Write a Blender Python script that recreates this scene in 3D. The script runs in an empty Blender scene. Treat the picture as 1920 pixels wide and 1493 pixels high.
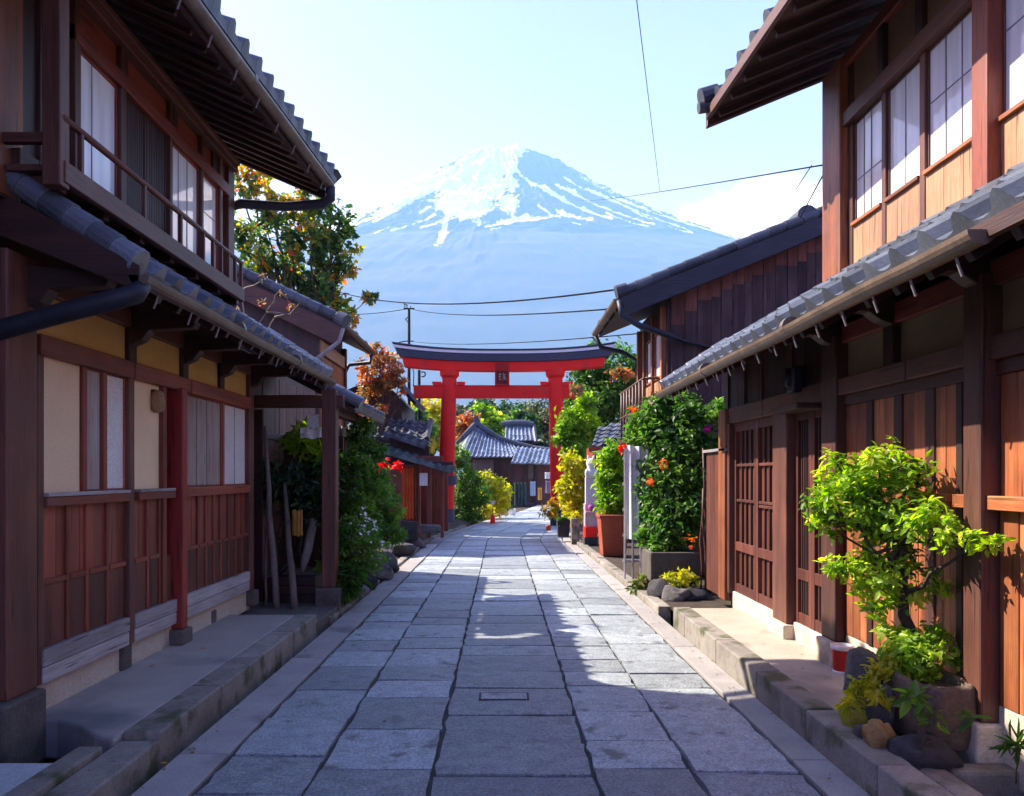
import bpy, math, random
import numpy as np
from mathutils import Vector, noise as mnoise
random.seed(7)
rs = np.random.RandomState(11)
S = bpy.context.scene
COL = S.collection
# ------------------------------------------------------------------ camera, world, sun
F = 1400.0
CX, CY, EYE = 940.0, 890.0, 1.65
cam_d = bpy.data.cameras.new('camera')
cam = bpy.data.objects.new('camera', cam_d)
COL.objects.link(cam)
cam.location = (0, 0, EYE)
cam.rotation_euler = (math.radians(90), 0, 0)
cam_d.sensor_width = 36
cam_d.lens = 36 * F / 1920
cam_d.shift_x = (960 - CX) / 1920
cam_d.shift_y = (CY - 746.5) / 1920
cam_d.clip_start = 0.05
cam_d.clip_end = 90000
S.camera = cam
SUN = Vector((-1.0, 0.5, 1.02)).normalized()
EL = math.asin(SUN.z)
AZ = math.atan2(SUN.x, SUN.y)
W = bpy.data.worlds.new('World')
S.world = W
W.use_nodes = True
nt = W.node_tree
nt.nodes.clear()
wo = nt.nodes.new('ShaderNodeOutputWorld')
bg = nt.nodes.new('ShaderNodeBackground')
sky = nt.nodes.new('ShaderNodeTexSky')
sky.sky_type = 'NISHITA'
sky.sun_disc = False
sky.sun_elevation = EL
sky.sun_rotation = AZ
sky.air_density = 1.0
sky.dust_density = 0.8
sky.ozone_density = 3.0
bg.inputs['Strength'].default_value = 0.069
# one real cumulus bank low on the right, part of the sky itself
geo = nt.nodes.new('ShaderNodeTexCoord')
cd = Vector((0.375, 1.0, 0.335)).normalized()
sub = nt.nodes.new('ShaderNodeVectorMath'); sub.operation = 'SUBTRACT'; sub.inputs[1].default_value = cd
scl = nt.nodes.new('ShaderNodeVectorMath'); scl.operation = 'MULTIPLY'; scl.inputs[1].default_value = (9.0, 9.0, 17.0)
ln = nt.nodes.new('ShaderNodeVectorMath'); ln.operation = 'LENGTH'
nz = nt.nodes.new('ShaderNodeTexNoise'); nz.inputs['Scale'].default_value = 17; nz.inputs['Detail'].default_value = 7; nz.inputs['Roughness'].default_value = .58
m1 = nt.nodes.new('ShaderNodeMath'); m1.operation = 'MULTIPLY_ADD'; m1.inputs[1].default_value = 1.5
mr = nt.nodes.new('ShaderNodeMapRange'); mr.interpolation_type = 'SMOOTHSTEP'
mr.inputs['From Min'].default_value = 1.75; mr.inputs['From Max'].default_value = 1.25
mr.inputs['To Min'].default_value = 0; mr.inputs['To Max'].default_value = .85
mix = nt.nodes.new('ShaderNodeMix'); mix.data_type = 'RGBA'
mix.inputs[7].default_value = (9.5, 9.8, 10.2, 1)
tint = nt.nodes.new('ShaderNodeVectorMath'); tint.operation = 'MULTIPLY'; tint.inputs[1].default_value = (.91, .665, 1.02)   # cool white balance of the photograph
L = nt.links.new
L(geo.outputs['Generated'], sub.inputs[0]); L(sub.outputs[0], scl.inputs[0]); L(scl.outputs[0], ln.inputs[0])
L(geo.outputs['Generated'], nz.inputs['Vector']); L(nz.outputs['Fac'], m1.inputs[0]); L(ln.outputs['Value'], m1.inputs[2])
L(m1.outputs[0], mr.inputs['Value']); L(mr.outputs[0], mix.inputs[0]); L(sky.outputs[0], tint.inputs[0]); L(tint.outputs[0], mix.inputs[6])
L(mix.outputs[2], bg.inputs['Color']); L(bg.outputs[0], wo.inputs['Surface'])
sd = bpy.data.lights.new('sun', 'SUN')
sd.energy = 3.05
sd.angle = math.radians(0.53)
sd.color = (0.88, 0.94, 1.05)
sun = bpy.data.objects.new('sun', sd)
COL.objects.link(sun)
sun.rotation_euler = SUN.to_track_quat('Z', 'Y').to_euler()
S.view_settings.view_transform = 'Standard'
S.view_settings.look = 'None'
S.view_settings.gamma = 1
S.view_settings.exposure = 2.42
S.cycles.max_bounces = 7
S.cycles.diffuse_bounces = 4
S.cycles.transparent_max_bounces = 8
S.cycles.volume_bounces = 1
S.cycles.use_denoising = True

def at(px, py, Y):
    return Vector(((px - CX) * Y / F, Y, EYE + (CY - py) * Y / F))
def gz(y):                      # fall of the street away from the camera
    return -0.0086 * min(max(y, -5), 75)
def bend(y):
    t = max(0.0, y - 20.5)
    return 0.145 * t * t / (t + 2.2)

# ------------------------------------------------------------------ materials
MATS = {}
def newmat(name):
    m = bpy.data.materials.new(name); m.use_nodes = True
    n = m.node_tree; b = n.nodes['Principled BSDF']
    return m, n, b
def node(n, t, **kw):
    x = n.nodes.new(t)
    for k, v in kw.items(): setattr(x, k, v)
    return x
def ramp(n, stops):
    r = node(n, 'ShaderNodeValToRGB')
    e = r.color_ramp.elements
    while len(e) < len(stops): e.new(0.5)
    for i, (p, c) in enumerate(stops):
        e[i].position = p; e[i].color = (c[0], c[1], c[2], 1)
    return r
def rough_mat(name, c1, c2, scale=4, rough=.85, bump=.3, fine=40, spec=.3, vary=.25, stain=None, dist=.01, metal=0, speck=.25):
    if name in MATS: return MATS[name]
    m, n, b = newmat(name)
    tc = node(n, 'ShaderNodeTexCoord'); at_ = node(n, 'ShaderNodeAttribute', attribute_name='rnd')
    off = node(n, 'ShaderNodeVectorMath', operation='MULTIPLY_ADD'); off.inputs[1].default_value = (37, 53, 19)
    n.links.new(at_.outputs['Fac'], off.inputs[0]); n.links.new(tc.outputs['Object'], off.inputs[2])
    a = node(n, 'ShaderNodeTexNoise'); a.inputs['Scale'].default_value = scale; a.inputs['Detail'].default_value = 8; a.inputs['Roughness'].default_value = .62
    f = node(n, 'ShaderNodeTexNoise'); f.inputs['Scale'].default_value = fine; f.inputs['Detail'].default_value = 5; f.inputs['Roughness'].default_value = .7
    n.links.new(off.outputs[0], a.inputs['Vector']); n.links.new(off.outputs[0], f.inputs['Vector'])
    r = ramp(n, [(.3, c1), (.7, c2)])
    n.links.new(a.outputs['Fac'], r.inputs[0])
    hv = node(n, 'ShaderNodeHueSaturation')
    mp = node(n, 'ShaderNodeMapRange'); mp.inputs['To Min'].default_value = 1 - vary; mp.inputs['To Max'].default_value = 1 + vary
    n.links.new(at_.outputs['Fac'], mp.inputs['Value'])
    mu = node(n, 'ShaderNodeMath', operation='MULTIPLY')
    mf = node(n, 'ShaderNodeMapRange'); mf.inputs['From Min'].default_value = .3; mf.inputs['From Max'].default_value = .7; mf.inputs['To Min'].default_value = 1 - speck; mf.inputs['To Max'].default_value = 1 + speck
    n.links.new(f.outputs['Fac'], mf.inputs['Value'])
    n.links.new(mp.outputs[0], mu.inputs[0]); n.links.new(mf.outputs[0], mu.inputs[1])
    n.links.new(mu.outputs[0], hv.inputs['Value']); n.links.new(r.outputs[0], hv.inputs['Color'])
    out = hv.outputs[0]
    if stain:
        s = node(n, 'ShaderNodeTexNoise'); s.inputs['Scale'].default_value = stain[1]; s.inputs['Detail'].default_value = 6
        n.links.new(off.outputs[0], s.inputs['Vector'])
        sr = ramp(n, [(stain[2], (0, 0, 0)), (stain[2] + .12, (1, 1, 1))])
        n.links.new(s.outputs['Fac'], sr.inputs[0])
        mx = node(n, 'ShaderNodeMix', data_type='RGBA'); mx.inputs[7].default_value = (*stain[0], 1)
        n.links.new(sr.outputs[0], mx.inputs[0]); n.links.new(out, mx.inputs[6]); out = mx.outputs[2]
    n.links.new(out, b.inputs['Base Color'])
    b.inputs['Roughness'].default_value = rough; b.inputs['Specular IOR Level'].default_value = spec; b.inputs['Metallic'].default_value = metal
    if bump:
        bp = node(n, 'ShaderNodeBump'); bp.inputs['Strength'].default_value = bump; bp.inputs['Distance'].default_value = dist
        ad = node(n, 'ShaderNodeMath', operation='ADD')
        n.links.new(a.outputs['Fac'], ad.inputs[0]); n.links.new(f.outputs['Fac'], ad.inputs[1])
        n.links.new(ad.outputs[0], bp.inputs['Height']); n.links.new(bp.outputs[0], b.inputs['Normal'])
    MATS[name] = m
    return m
def wood(name, c1, c2, c3, axis='Z', rough=.52, bump=.4, spec=.45, vary=.32, weather=None):
    key = name + axis
    if key in MATS: return MATS[key]
    m, n, b = newmat(key)
    tc = node(n, 'ShaderNodeTexCoord'); at_ = node(n, 'ShaderNodeAttribute', attribute_name='rnd')
    off = node(n, 'ShaderNodeVectorMath', operation='MULTIPLY_ADD'); off.inputs[1].default_value = (31, 47, 23)
    n.links.new(at_.outputs['Fac'], off.inputs[0]); n.links.new(tc.outputs['Object'], off.inputs[2])
    sc = node(n, 'ShaderNodeVectorMath', operation='MULTIPLY')
    sc.inputs[1].default_value = {'X': (.05, 1, 1), 'Y': (1, .05, 1), 'Z': (1, 1, .05)}[axis]
    n.links.new(off.outputs[0], sc.inputs[0])
    a = node(n, 'ShaderNodeTexNoise'); a.inputs['Scale'].default_value = 9; a.inputs['Detail'].default_value = 6; a.inputs['Distortion'].default_value = .6
    f = node(n, 'ShaderNodeTexNoise'); f.inputs['Scale'].default_value = 85; f.inputs['Detail'].default_value = 4; f.inputs['Roughness'].default_value = .7
    n.links.new(sc.outputs[0], a.inputs['Vector']); n.links.new(sc.outputs[0], f.inputs['Vector'])
    bl = node(n, 'ShaderNodeTexNoise'); bl.inputs['Scale'].default_value = 1.7; bl.inputs['Detail'].default_value = 5
    n.links.new(off.outputs[0], bl.inputs['Vector'])
    r = ramp(n, [(.28, c1), (.5, c2), (.72, c3)])
    mxv = node(n, 'ShaderNodeMath', operation='MULTIPLY_ADD'); mxv.inputs[1].default_value = .55
    mb2 = node(n, 'ShaderNodeMath', operation='MULTIPLY'); mb2.inputs[1].default_value = .45
    n.links.new(bl.outputs['Fac'], mb2.inputs[0]); n.links.new(a.outputs['Fac'], mxv.inputs[0]); n.links.new(mb2.outputs[0], mxv.inputs[2])
    n.links.new(mxv.outputs[0], r.inputs[0])
    hv = node(n, 'ShaderNodeHueSaturation')
    mp = node(n, 'ShaderNodeMapRange'); mp.inputs['To Min'].default_value = 1 - vary; mp.inputs['To Max'].default_value = 1 + vary
    n.links.new(at_.outputs['Fac'], mp.inputs['Value'])
    mf = node(n, 'ShaderNodeMapRange'); mf.inputs['From Min'].default_value = .3; mf.inputs['From Max'].default_value = .7; mf.inputs['To Min'].default_value = .68; mf.inputs['To Max'].default_value = 1.25
    n.links.new(f.outputs['Fac'], mf.inputs['Value'])
    mu = node(n, 'ShaderNodeMath', operation='MULTIPLY'); n.links.new(mp.outputs[0], mu.inputs[0]); n.links.new(mf.outputs[0], mu.inputs[1])
    n.links.new(mu.outputs[0], hv.inputs['Value']); n.links.new(r.outputs[0], hv.inputs['Color'])
    wn_ = node(n, 'ShaderNodeTexNoise'); wn_.inputs['Scale'].default_value = 3.3; wn_.inputs['Detail'].default_value = 7; wn_.inputs['Roughness'].default_value = .7
    s2 = node(n, 'ShaderNodeVectorMath', operation='MULTIPLY'); s2.inputs[1].default_value = {'X': (.22, 1.6, 1.6), 'Y': (1.6, .22, 1.6), 'Z': (1.6, 1.6, .22)}[axis]
    n.links.new(off.outputs[0], s2.inputs[0]); n.links.new(s2.outputs[0], wn_.inputs['Vector'])
    wr = ramp(n, [(.54, (0, 0, 0)), (.72, (.32, .32, .32))]); n.links.new(wn_.outputs['Fac'], wr.inputs[0])
    wm = node(n, 'ShaderNodeMix', data_type='RGBA'); g_ = sum(c2) / 3 * .9; wm.inputs[7].default_value = (g_ * 1.12 + .02, g_ + .016, g_ * .95 + .015, 1)
    n.links.new(wr.outputs[0], wm.inputs[0]); n.links.new(hv.outputs[0], wm.inputs[6])
    cr = node(n, 'ShaderNodeTexNoise'); cr.inputs['Scale'].default_value = 34; cr.inputs['Detail'].default_value = 2; n.links.new(sc.outputs[0], cr.inputs['Vector'])
    crr = ramp(n, [(.30, (.35, .35, .35)), (.36, (1, 1, 1))]); n.links.new(cr.outputs['Fac'], crr.inputs[0])
    cm = node(n, 'ShaderNodeMix', data_type='RGBA', blend_type='MULTIPLY'); cm.inputs[0].default_value = 1
    n.links.new(wm.outputs[2], cm.inputs[6]); n.links.new(crr.outputs[0], cm.inputs[7])
    n.links.new(cm.outputs[2], b.inputs['Base Color'])
    b.inputs['Roughness'].default_value = rough; b.inputs['Specular IOR Level'].default_value = spec
    bp = node(n, 'ShaderNodeBump'); bp.inputs['Strength'].default_value = bump; bp.inputs['Distance'].default_value = .006
    n.links.new(f.outputs['Fac'], bp.inputs['Height']); n.links.new(bp.outputs[0], b.inputs['Normal'])
    MATS[key] = m
    return m
def leafmat(name, stops, trans=.45, rough=.42):
    if name in MATS: return MATS[name]
    m, n, b = newmat(name)
    a = node(n, 'ShaderNodeAttribute', attribute_name='rnd')
    r = ramp(n, stops); n.links.new(a.outputs['Fac'], r.inputs[0])
    n.links.new(r.outputs[0], b.inputs['Base Color'])
    b.inputs['Roughness'].default_value = rough; b.inputs['Specular IOR Level'].default_value = .35
    t = node(n, 'ShaderNodeBsdfTranslucent')
    hs = node(n, 'ShaderNodeHueSaturation'); hs.inputs['Value'].default_value = 2.0; hs.inputs['Saturation'].default_value = 1.1
    n.links.new(r.outputs[0], hs.inputs['Color']); n.links.new(hs.outputs[0], t.inputs['Color'])
    ms = node(n, 'ShaderNodeMixShader'); ms.inputs[0].default_value = trans
    n.links.new(b.outputs[0], ms.inputs[1]); n.links.new(t.outputs[0], ms.inputs[2])
    n.links.new(ms.outputs[0], n.nodes['Material Output'].inputs['Surface'])
    MATS[name] = m
    return m
def dk(ax): return wood('dark_wood', (.016, .007, .006), (.042, .016, .012), (.085, .034, .024), ax)
def rd(ax): return wood('red_brown_wood', (.10, .022, .011), (.22, .046, .022), (.33, .085, .04), ax)
def og(ax): return wood('orange_wood', (.075, .02, .009), (.30, .092, .032), (.54, .21, .075), ax, rough=.5, vary=.4)
def cd_(ax): return wood('pale_cedar', (.25, .125, .058), (.37, .20, .10), (.45, .275, .145), ax, vary=.18)
def gw(ax): return wood('grey_weathered_wood', (.20, .17, .17), (.34, .31, .31), (.47, .44, .43), ax, vary=.2)
def bw(ax): return wood('brown_beam_wood', (.050, .018, .012), (.10, .036, .023), (.16, .062, .039), ax)
def dr(ax): return wood('door_wood', (.045, .013, .009), (.10, .027, .017), (.16, .047, .029), ax)
def rc(ax): return wood('red_column_paint', (.19, .018, .012), (.26, .026, .018), (.33, .045, .03), ax, rough=.45, vary=.12)
CREAM = rough_mat('cream_plaster', (.70, .51, .31), (.78, .59, .38), scale=2.2, bump=.12, fine=120, vary=.05)
OCHRE = rough_mat('ochre_plaster', (.50, .28, .075), (.60, .37, .12), scale=2.4, bump=.14, fine=120, vary=.07)
OLIVE = rough_mat('olive_plaster', (.22, .16, .075), (.29, .21, .10), scale=2.4, bump=.14, fine=120, vary=.1)
PALE = rough_mat('pale_panel', (.58, .55, .53), (.68, .65, .62), scale=3, bump=.1, fine=70, vary=.08)
TILE = rough_mat('roof_tile', (.075, .09, .115), (.15, .175, .21), scale=3, rough=.38, bump=.25, fine=60, spec=.5, vary=.38, stain=((.19, .2, .19), 7, .62), dist=.004)
DTILE = rough_mat('dark_roof_tile', (.04, .048, .062), (.085, .095, .115), scale=3, rough=.45, bump=.25, fine=60, spec=.4, vary=.35, dist=.004)
GUTTER = rough_mat('gutter_metal', (.085, .06, .045), (.17, .125, .085), scale=5, rough=.42, bump=.1, fine=60, spec=.5, vary=.12, stain=((.2, .21, .17), 6, .62))
PIPE = rough_mat('pipe_metal', (.016, .018, .028), (.032, .034, .048), scale=6, rough=.5, bump=.1, fine=60, spec=.3)
CONC = rough_mat('concrete', (.33, .29, .235), (.44, .39, .32), scale=2.2, bump=.35, fine=95, vary=.06, stain=((.22, .2, .18), 1.6, .56))
KERB = rough_mat('kerb_stone', (.18, .165, .14), (.30, .275, .235), scale=5, bump=.6, fine=70, vary=.2, stain=((.075, .085, .04), 4, .54))
STRIP = rough_mat('strip_concrete', (.27, .26, .25), (.36, .345, .32), scale=2.5, bump=.4, fine=120, vary=.1, stain=((.19, .185, .18), 2.1, .58))
ROADM = rough_mat('granite_slab', (.24, .28, .295), (.40, .45, .465), scale=9, rough=.42, bump=.9, fine=62, spec=.5, vary=.34, stain=((.15, .165, .17), 6, .59), dist=.02, speck=.62)
JOINT = rough_mat('joint_dirt', (.035, .033, .033), (.065, .06, .056), scale=6, bump=.4, fine=60)
SOIL = rough_mat('soil', (.05, .038, .028), (.095, .072, .05), scale=5, bump=.8, fine=40, dist=.03)
ROCK = rough_mat('rock', (.075, .07, .07), (.19, .175, .165), scale=4, bump=.8, fine=24, vary=.3, stain=((.07, .085, .03), 4, .6), dist=.03)
DROCK = rough_mat('dark_rock', (.022, .022, .026), (.06, .058, .06), scale=4, bump=.6, fine=24, vary=.3, dist=.02)
BLOCK = rough_mat('base_stone', (.07, .062, .056), (.13, .115, .10), scale=6, bump=.6, fine=50, vary=.2)
FOUND = rough_mat('foundation_plaster', (.44, .38, .29), (.56, .49, .39), scale=3, bump=.3, fine=80, vary=.06, stain=((.27, .23, .18), 3, .6))
RED = rough_mat('vermilion_paint', (.86, .020, .014), (.93, .03, .02), scale=2, rough=.6, spec=.2, bump=.12, fine=50, vary=.04, speck=.16, stain=((.60, .045, .034), 2.4, .55))
NAVY = rough_mat('black_paint', (.010, .015, .036), (.018, .025, .052), scale=3, rough=.4, bump=.05, fine=50, spec=.5)
COPPER = rough_mat('pale_edge_metal', (.66, .69, .71), (.76, .79, .81), scale=3, rough=.35, bump=.05, fine=50)
WHITE = rough_mat('white_cloth', (.68, .67, .66), (.80, .79, .78), scale=5, bump=.2, fine=30, vary=.06)
REDC = rough_mat('red_cloth', (.42, .05, .018), (.58, .10, .03), scale=3, bump=.2, fine=60, vary=.2)
GOLD = rough_mat('ochre_cloth', (.42, .22, .035), (.55, .32, .07), scale=6, bump=.3, fine=50, vary=.2)
BARK = wood('bark', (.03, .02, .015), (.065, .045, .034), (.11, .08, .06), 'Z', rough=.9, bump=.9)
PBARK = wood('pale_bark', (.10, .08, .065), (.19, .16, .135), (.30, .26, .22), 'Z', rough=.85, bump=.7)
TERRA = rough_mat('terracotta', (.26, .055, .028), (.36, .085, .045), scale=4, rough=.55, bump=.15, fine=50, vary=.1)
def paper(name, c, rough=.12):
    m, n, b = newmat(name)
    tc = node(n, 'ShaderNodeTexCoord'); a = node(n, 'ShaderNodeTexNoise'); a.inputs['Scale'].default_value = 2.0; a.inputs['Detail'].default_value = 3
    mpn = node(n, 'ShaderNodeMapping'); mpn.inputs['Scale'].default_value = (1, 5.0, .5)
    n.links.new(tc.outputs['Object'], mpn.inputs[0]); n.links.new(mpn.outputs[0], a.inputs['Vector'])
    r = ramp(n, [(.3, tuple(x * .74 for x in c)), (.6, c)]); n.links.new(a.outputs['Fac'], r.inputs[0])  # shade of the curtain folds put into the colour as darker upright bands
    n.links.new(r.outputs[0], b.inputs['Base Color'])
    b.inputs['Roughness'].default_value = .6
    b.inputs['Coat Weight'].default_value = 1.0; b.inputs['Coat Roughness'].default_value = rough; b.inputs['Coat IOR'].default_value = 1.5
    return m
GLASS = paper('curtained_glass', (.78, .79, .80), .05)
DARKGLASS = paper('dark_glass', (.03, .032, .04), .05)
CABLE = rough_mat('cable_rubber', (.012, .012, .015), (.02, .02, .024), rough=.95, spec=.05, bump=0)
STRAP = rough_mat('strap_metal', (.16, .15, .14), (.24, .22, .2), rough=.6, bump=0)
MUNTIN = rough_mat('grey_muntin', (.20, .19, .19), (.28, .27, .27), rough=.6, bump=0)
CURT = wood('pinkish_curtain', (.20, .12, .10), (.34, .25, .22), (.48, .42, .40), 'Z', vary=.15)

# ------------------------------------------------------------------ mesh builder
class MB:
    def __init__(s): s.v = []; s.f = []; s.r = []; s.cr = 0.5
    def new(s): s.cr = random.random(); return len(s.v)
    def add(s, pts):
        for p in pts: s.v.append((p[0], p[1], p[2])); s.r.append(s.cr)
    def box(s, x0, x1, y0, y1, z0, z1):
        b = s.new()
        x0, x1 = min(x0, x1), max(x0, x1); y0, y1 = min(y0, y1), max(y0, y1); z0, z1 = min(z0, z1), max(z0, z1)
        s.add([(x, y, z) for z in (z0, z1) for y in (y0, y1) for x in (x0, x1)])
        s.f += [tuple(b + i for i in q) for q in ((0, 2, 3, 1), (4, 5, 7, 6), (0, 1, 5, 4), (2, 6, 7, 3), (0, 4, 6, 2), (1, 3, 7, 5))]
        return s
    def hexa(s, p):             # 8 corners ordered like box
        b = s.new(); s.add(p)
        s.f += [tuple(b + i for i in q) for q in ((0, 2, 3, 1), (4, 5, 7, 6), (0, 1, 5, 4), (2, 6, 7, 3), (0, 4, 6, 2), (1, 3, 7, 5))]
        return s
    def beam(s, p0, p1, w, h, up=(0, 0, 1)):
        p0, p1 = Vector(p0), Vector(p1); d = (p1 - p0).normalized(); u = Vector(up)
        r = d.cross(u).normalized(); u = r.cross(d).normalized()
        b = s.new()
        for p in (p0, p1):
            s.add([p - r * w / 2 - u * h / 2, p + r * w / 2 - u * h / 2, p + r * w / 2 + u * h / 2, p - r * w / 2 + u * h / 2])
        s.f += [tuple(b + i for i in q) for q in ((0, 1, 2, 3), (7, 6, 5, 4), (0, 4, 5, 1), (1, 5, 6, 2), (2, 6, 7, 3), (3, 7, 4, 0))]
        return s
    def tube(s, pts, rad, seg=8, cap=True, keep=False):
        pts = [Vector(p) for p in pts]
        if not hasattr(rad, '__len__'): rad = [rad] * len(pts)
        b = len(s.v) if keep else s.new()
        ref = None
        for i, p in enumerate(pts):
            d = (pts[min(i + 1, len(pts) - 1)] - pts[max(i - 1, 0)]).normalized()
            if ref is None: ref = d.orthogonal().normalized()
            ref = (ref - d * ref.dot(d))
            ref = ref.normalized() if ref.length > 1e-6 else d.orthogonal().normalized()
            q = d.cross(ref)
            s.add([p + (ref * math.cos(t) + q * math.sin(t)) * rad[i] for t in (2 * math.pi * k / seg for k in range(seg))])
        for i in range(len(pts) - 1):
            for k in range(seg):
                a, c = b + i * seg + k, b + i * seg + (k + 1) % seg
                s.f.append((a, c, c + seg, a + seg))
        if cap:
            s.f.append(tuple(b + k for k in reversed(range(seg))))
            e = b + (len(pts) - 1) * seg
            s.f.append(tuple(e + k for k in range(seg)))
        return s
    def lathe(s, c, prof, seg=16):
        b = s.new(); c = Vector(c)
        for r, z in prof: s.add([c + Vector((r * math.cos(t), r * math.sin(t), z)) for t in (2 * math.pi * k / seg for k in range(seg))])
        for i in range(len(prof) - 1):
            for k in range(seg):
                a, d = b + i * seg + k, b + i * seg + (k + 1) % seg
                s.f.append((a, d, d + seg, a + seg))
        s.f.append(tuple(b + k for k in reversed(range(seg)))); e = b + (len(prof) - 1) * seg
        s.f.append(tuple(e + k for k in range(seg)))
        return s
    def prism(s, poly, d):      # polygon of 3D points extruded by vector d
        b = s.new(); n = len(poly); d = Vector(d)
        s.add(poly); s.add([Vector(p) + d for p in poly])
        s.f.append(tuple(b + i for i in reversed(range(n)))); s.f.append(tuple(b + n + i for i in range(n)))
        for i in range(n):
            j = (i + 1) % n; s.f.append((b + i, b + j, b + n + j, b + n + i))
        return s
    def grid(s, rows):          # rows of points
        b = s.new(); w = len(rows[0])
        for r in rows: s.add(r)
        for i in range(len(rows) - 1):
            for k in range(w - 1):
                a = b + i * w + k; s.f.append((a, a + 1, a + w + 1, a + w))
        return s
    def rock(s, c, r, seed, detail=2, amp=.28):
        b = s.new(); seg, ring = (26, 16)
        c = Vector(c); pts = []; rq = random.Random(int(seed * 97))
        planes = [(Vector((rq.gauss(0, 1), rq.gauss(0, 1), rq.gauss(.2, .8))).normalized(), rq.uniform(.62, .88)) for _ in range(9)]
        for i in range(ring + 1):
            th = math.pi * i / ring
            for k in range(seg):
                ph = 2 * math.pi * k / seg
                d = Vector((math.sin(th) * math.cos(ph), math.sin(th) * math.sin(ph), math.cos(th)))
                q = Vector((math.copysign(abs(d.x) ** .75, d.x), math.copysign(abs(d.y) ** .75, d.y), math.copysign(abs(d.z) ** .75, d.z)))
                k2 = 1 + amp * (mnoise.noise(d * 1.6 + Vector((seed, seed * 2.3, 0))) + .5 * mnoise.noise(d * 4 + Vector((0, seed, seed))))
                q = q * k2
                for pl, dd in planes:
                    ex_ = q.dot(pl) - dd
                    if ex_ > 0: q = q - pl * ex_ * .88
                pts.append(c + Vector((q.x * r[0], q.y * r[1], q.z * r[2])))
        s.add(pts)
        for i in range(ring):
            for k in range(seg):
                a, e = b + i * seg + k, b + i * seg + (k + 1) % seg
                s.f.append((a, a + seg, e + seg, e))
        return s
    def build(s, name, mat, parent=None, bev=0.0, smooth=False, cats=None):
        o0 = Vector((0, 0, 0)); p = parent
        while p is not None: o0 += Vector(p.location); p = p.parent
        me = bpy.data.meshes.new(name)
        me.from_pydata([(a - o0.x, b - o0.y, c - o0.z) for a, b, c in s.v], [], s.f)
        at_ = me.attributes.new('rnd', 'FLOAT', 'POINT'); at_.data.foreach_set('value', s.r)
        me.materials.append(mat)
        if smooth: me.polygons.foreach_set('use_smooth', [True] * len(me.polygons))
        me.update()
        o = bpy.data.objects.new(name, me); COL.objects.link(o)
        if parent is not None: o.parent = parent
        if bev:
            md = o.modifiers.new('bevel', 'BEVEL'); md.width = bev; md.segments = 2; md.limit_method = 'ANGLE'; md.angle_limit = math.radians(50)
        return o
def tag(o, label=None, cat=None, group=None, kind=None):
    if label: o['label'] = label
    if cat: o['category'] = cat
    if group: o['group'] = group
    if kind: o['kind'] = kind
    return o
def thing(name, label, cat, loc, group=None):
    o = bpy.data.objects.new(name, None); COL.objects.link(o)
    o.location = loc; o.empty_display_size = .3
    return tag(o, label, cat, group)
def dup(o, loc=None, rz=None, label=None, sc=None):
    c = o.copy(); COL.objects.link(c)
    if loc is not None: c.location = loc
    if rz is not None: c.rotation_euler = (0, 0, rz)
    if sc is not None: c.scale = (sc, sc, sc)
    if label: c['label'] = label
    for ch in o.children:
        d = ch.copy(); COL.objects.link(d); d.parent = c
        for g in ch.children:
            e = g.copy(); COL.objects.link(e); e.parent = d
    return c
def np_mesh(name, verts, faces, rnd, mat, parent=None, smooth=False):
    o0 = np.zeros(3); p = parent
    while p is not None: o0 += np.array(p.location); p = p.parent
    me = bpy.data.meshes.new(name)
    nv, nf, k = len(verts), len(faces), faces.shape[1]
    me.vertices.add(nv); me.vertices.foreach_set('co', (verts - o0).astype(np.float32).ravel())
    me.loops.add(nf * k); me.loops.foreach_set('vertex_index', faces.astype(np.int32).ravel())
    me.polygons.add(nf)
    me.polygons.foreach_set('loop_start', np.arange(0, nf * k, k, dtype=np.int32))
    me.update(calc_edges=True)
    a = me.attributes.new('rnd', 'FLOAT', 'POINT'); a.data.foreach_set('value', rnd.astype(np.float32))
    if smooth: me.polygons.foreach_set('use_smooth', np.ones(nf, dtype=bool))
    me.materials.append(mat)
    o = bpy.data.objects.new(name, me); COL.objects.link(o)
    if parent is not None: o.parent = parent
    return o
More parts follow.
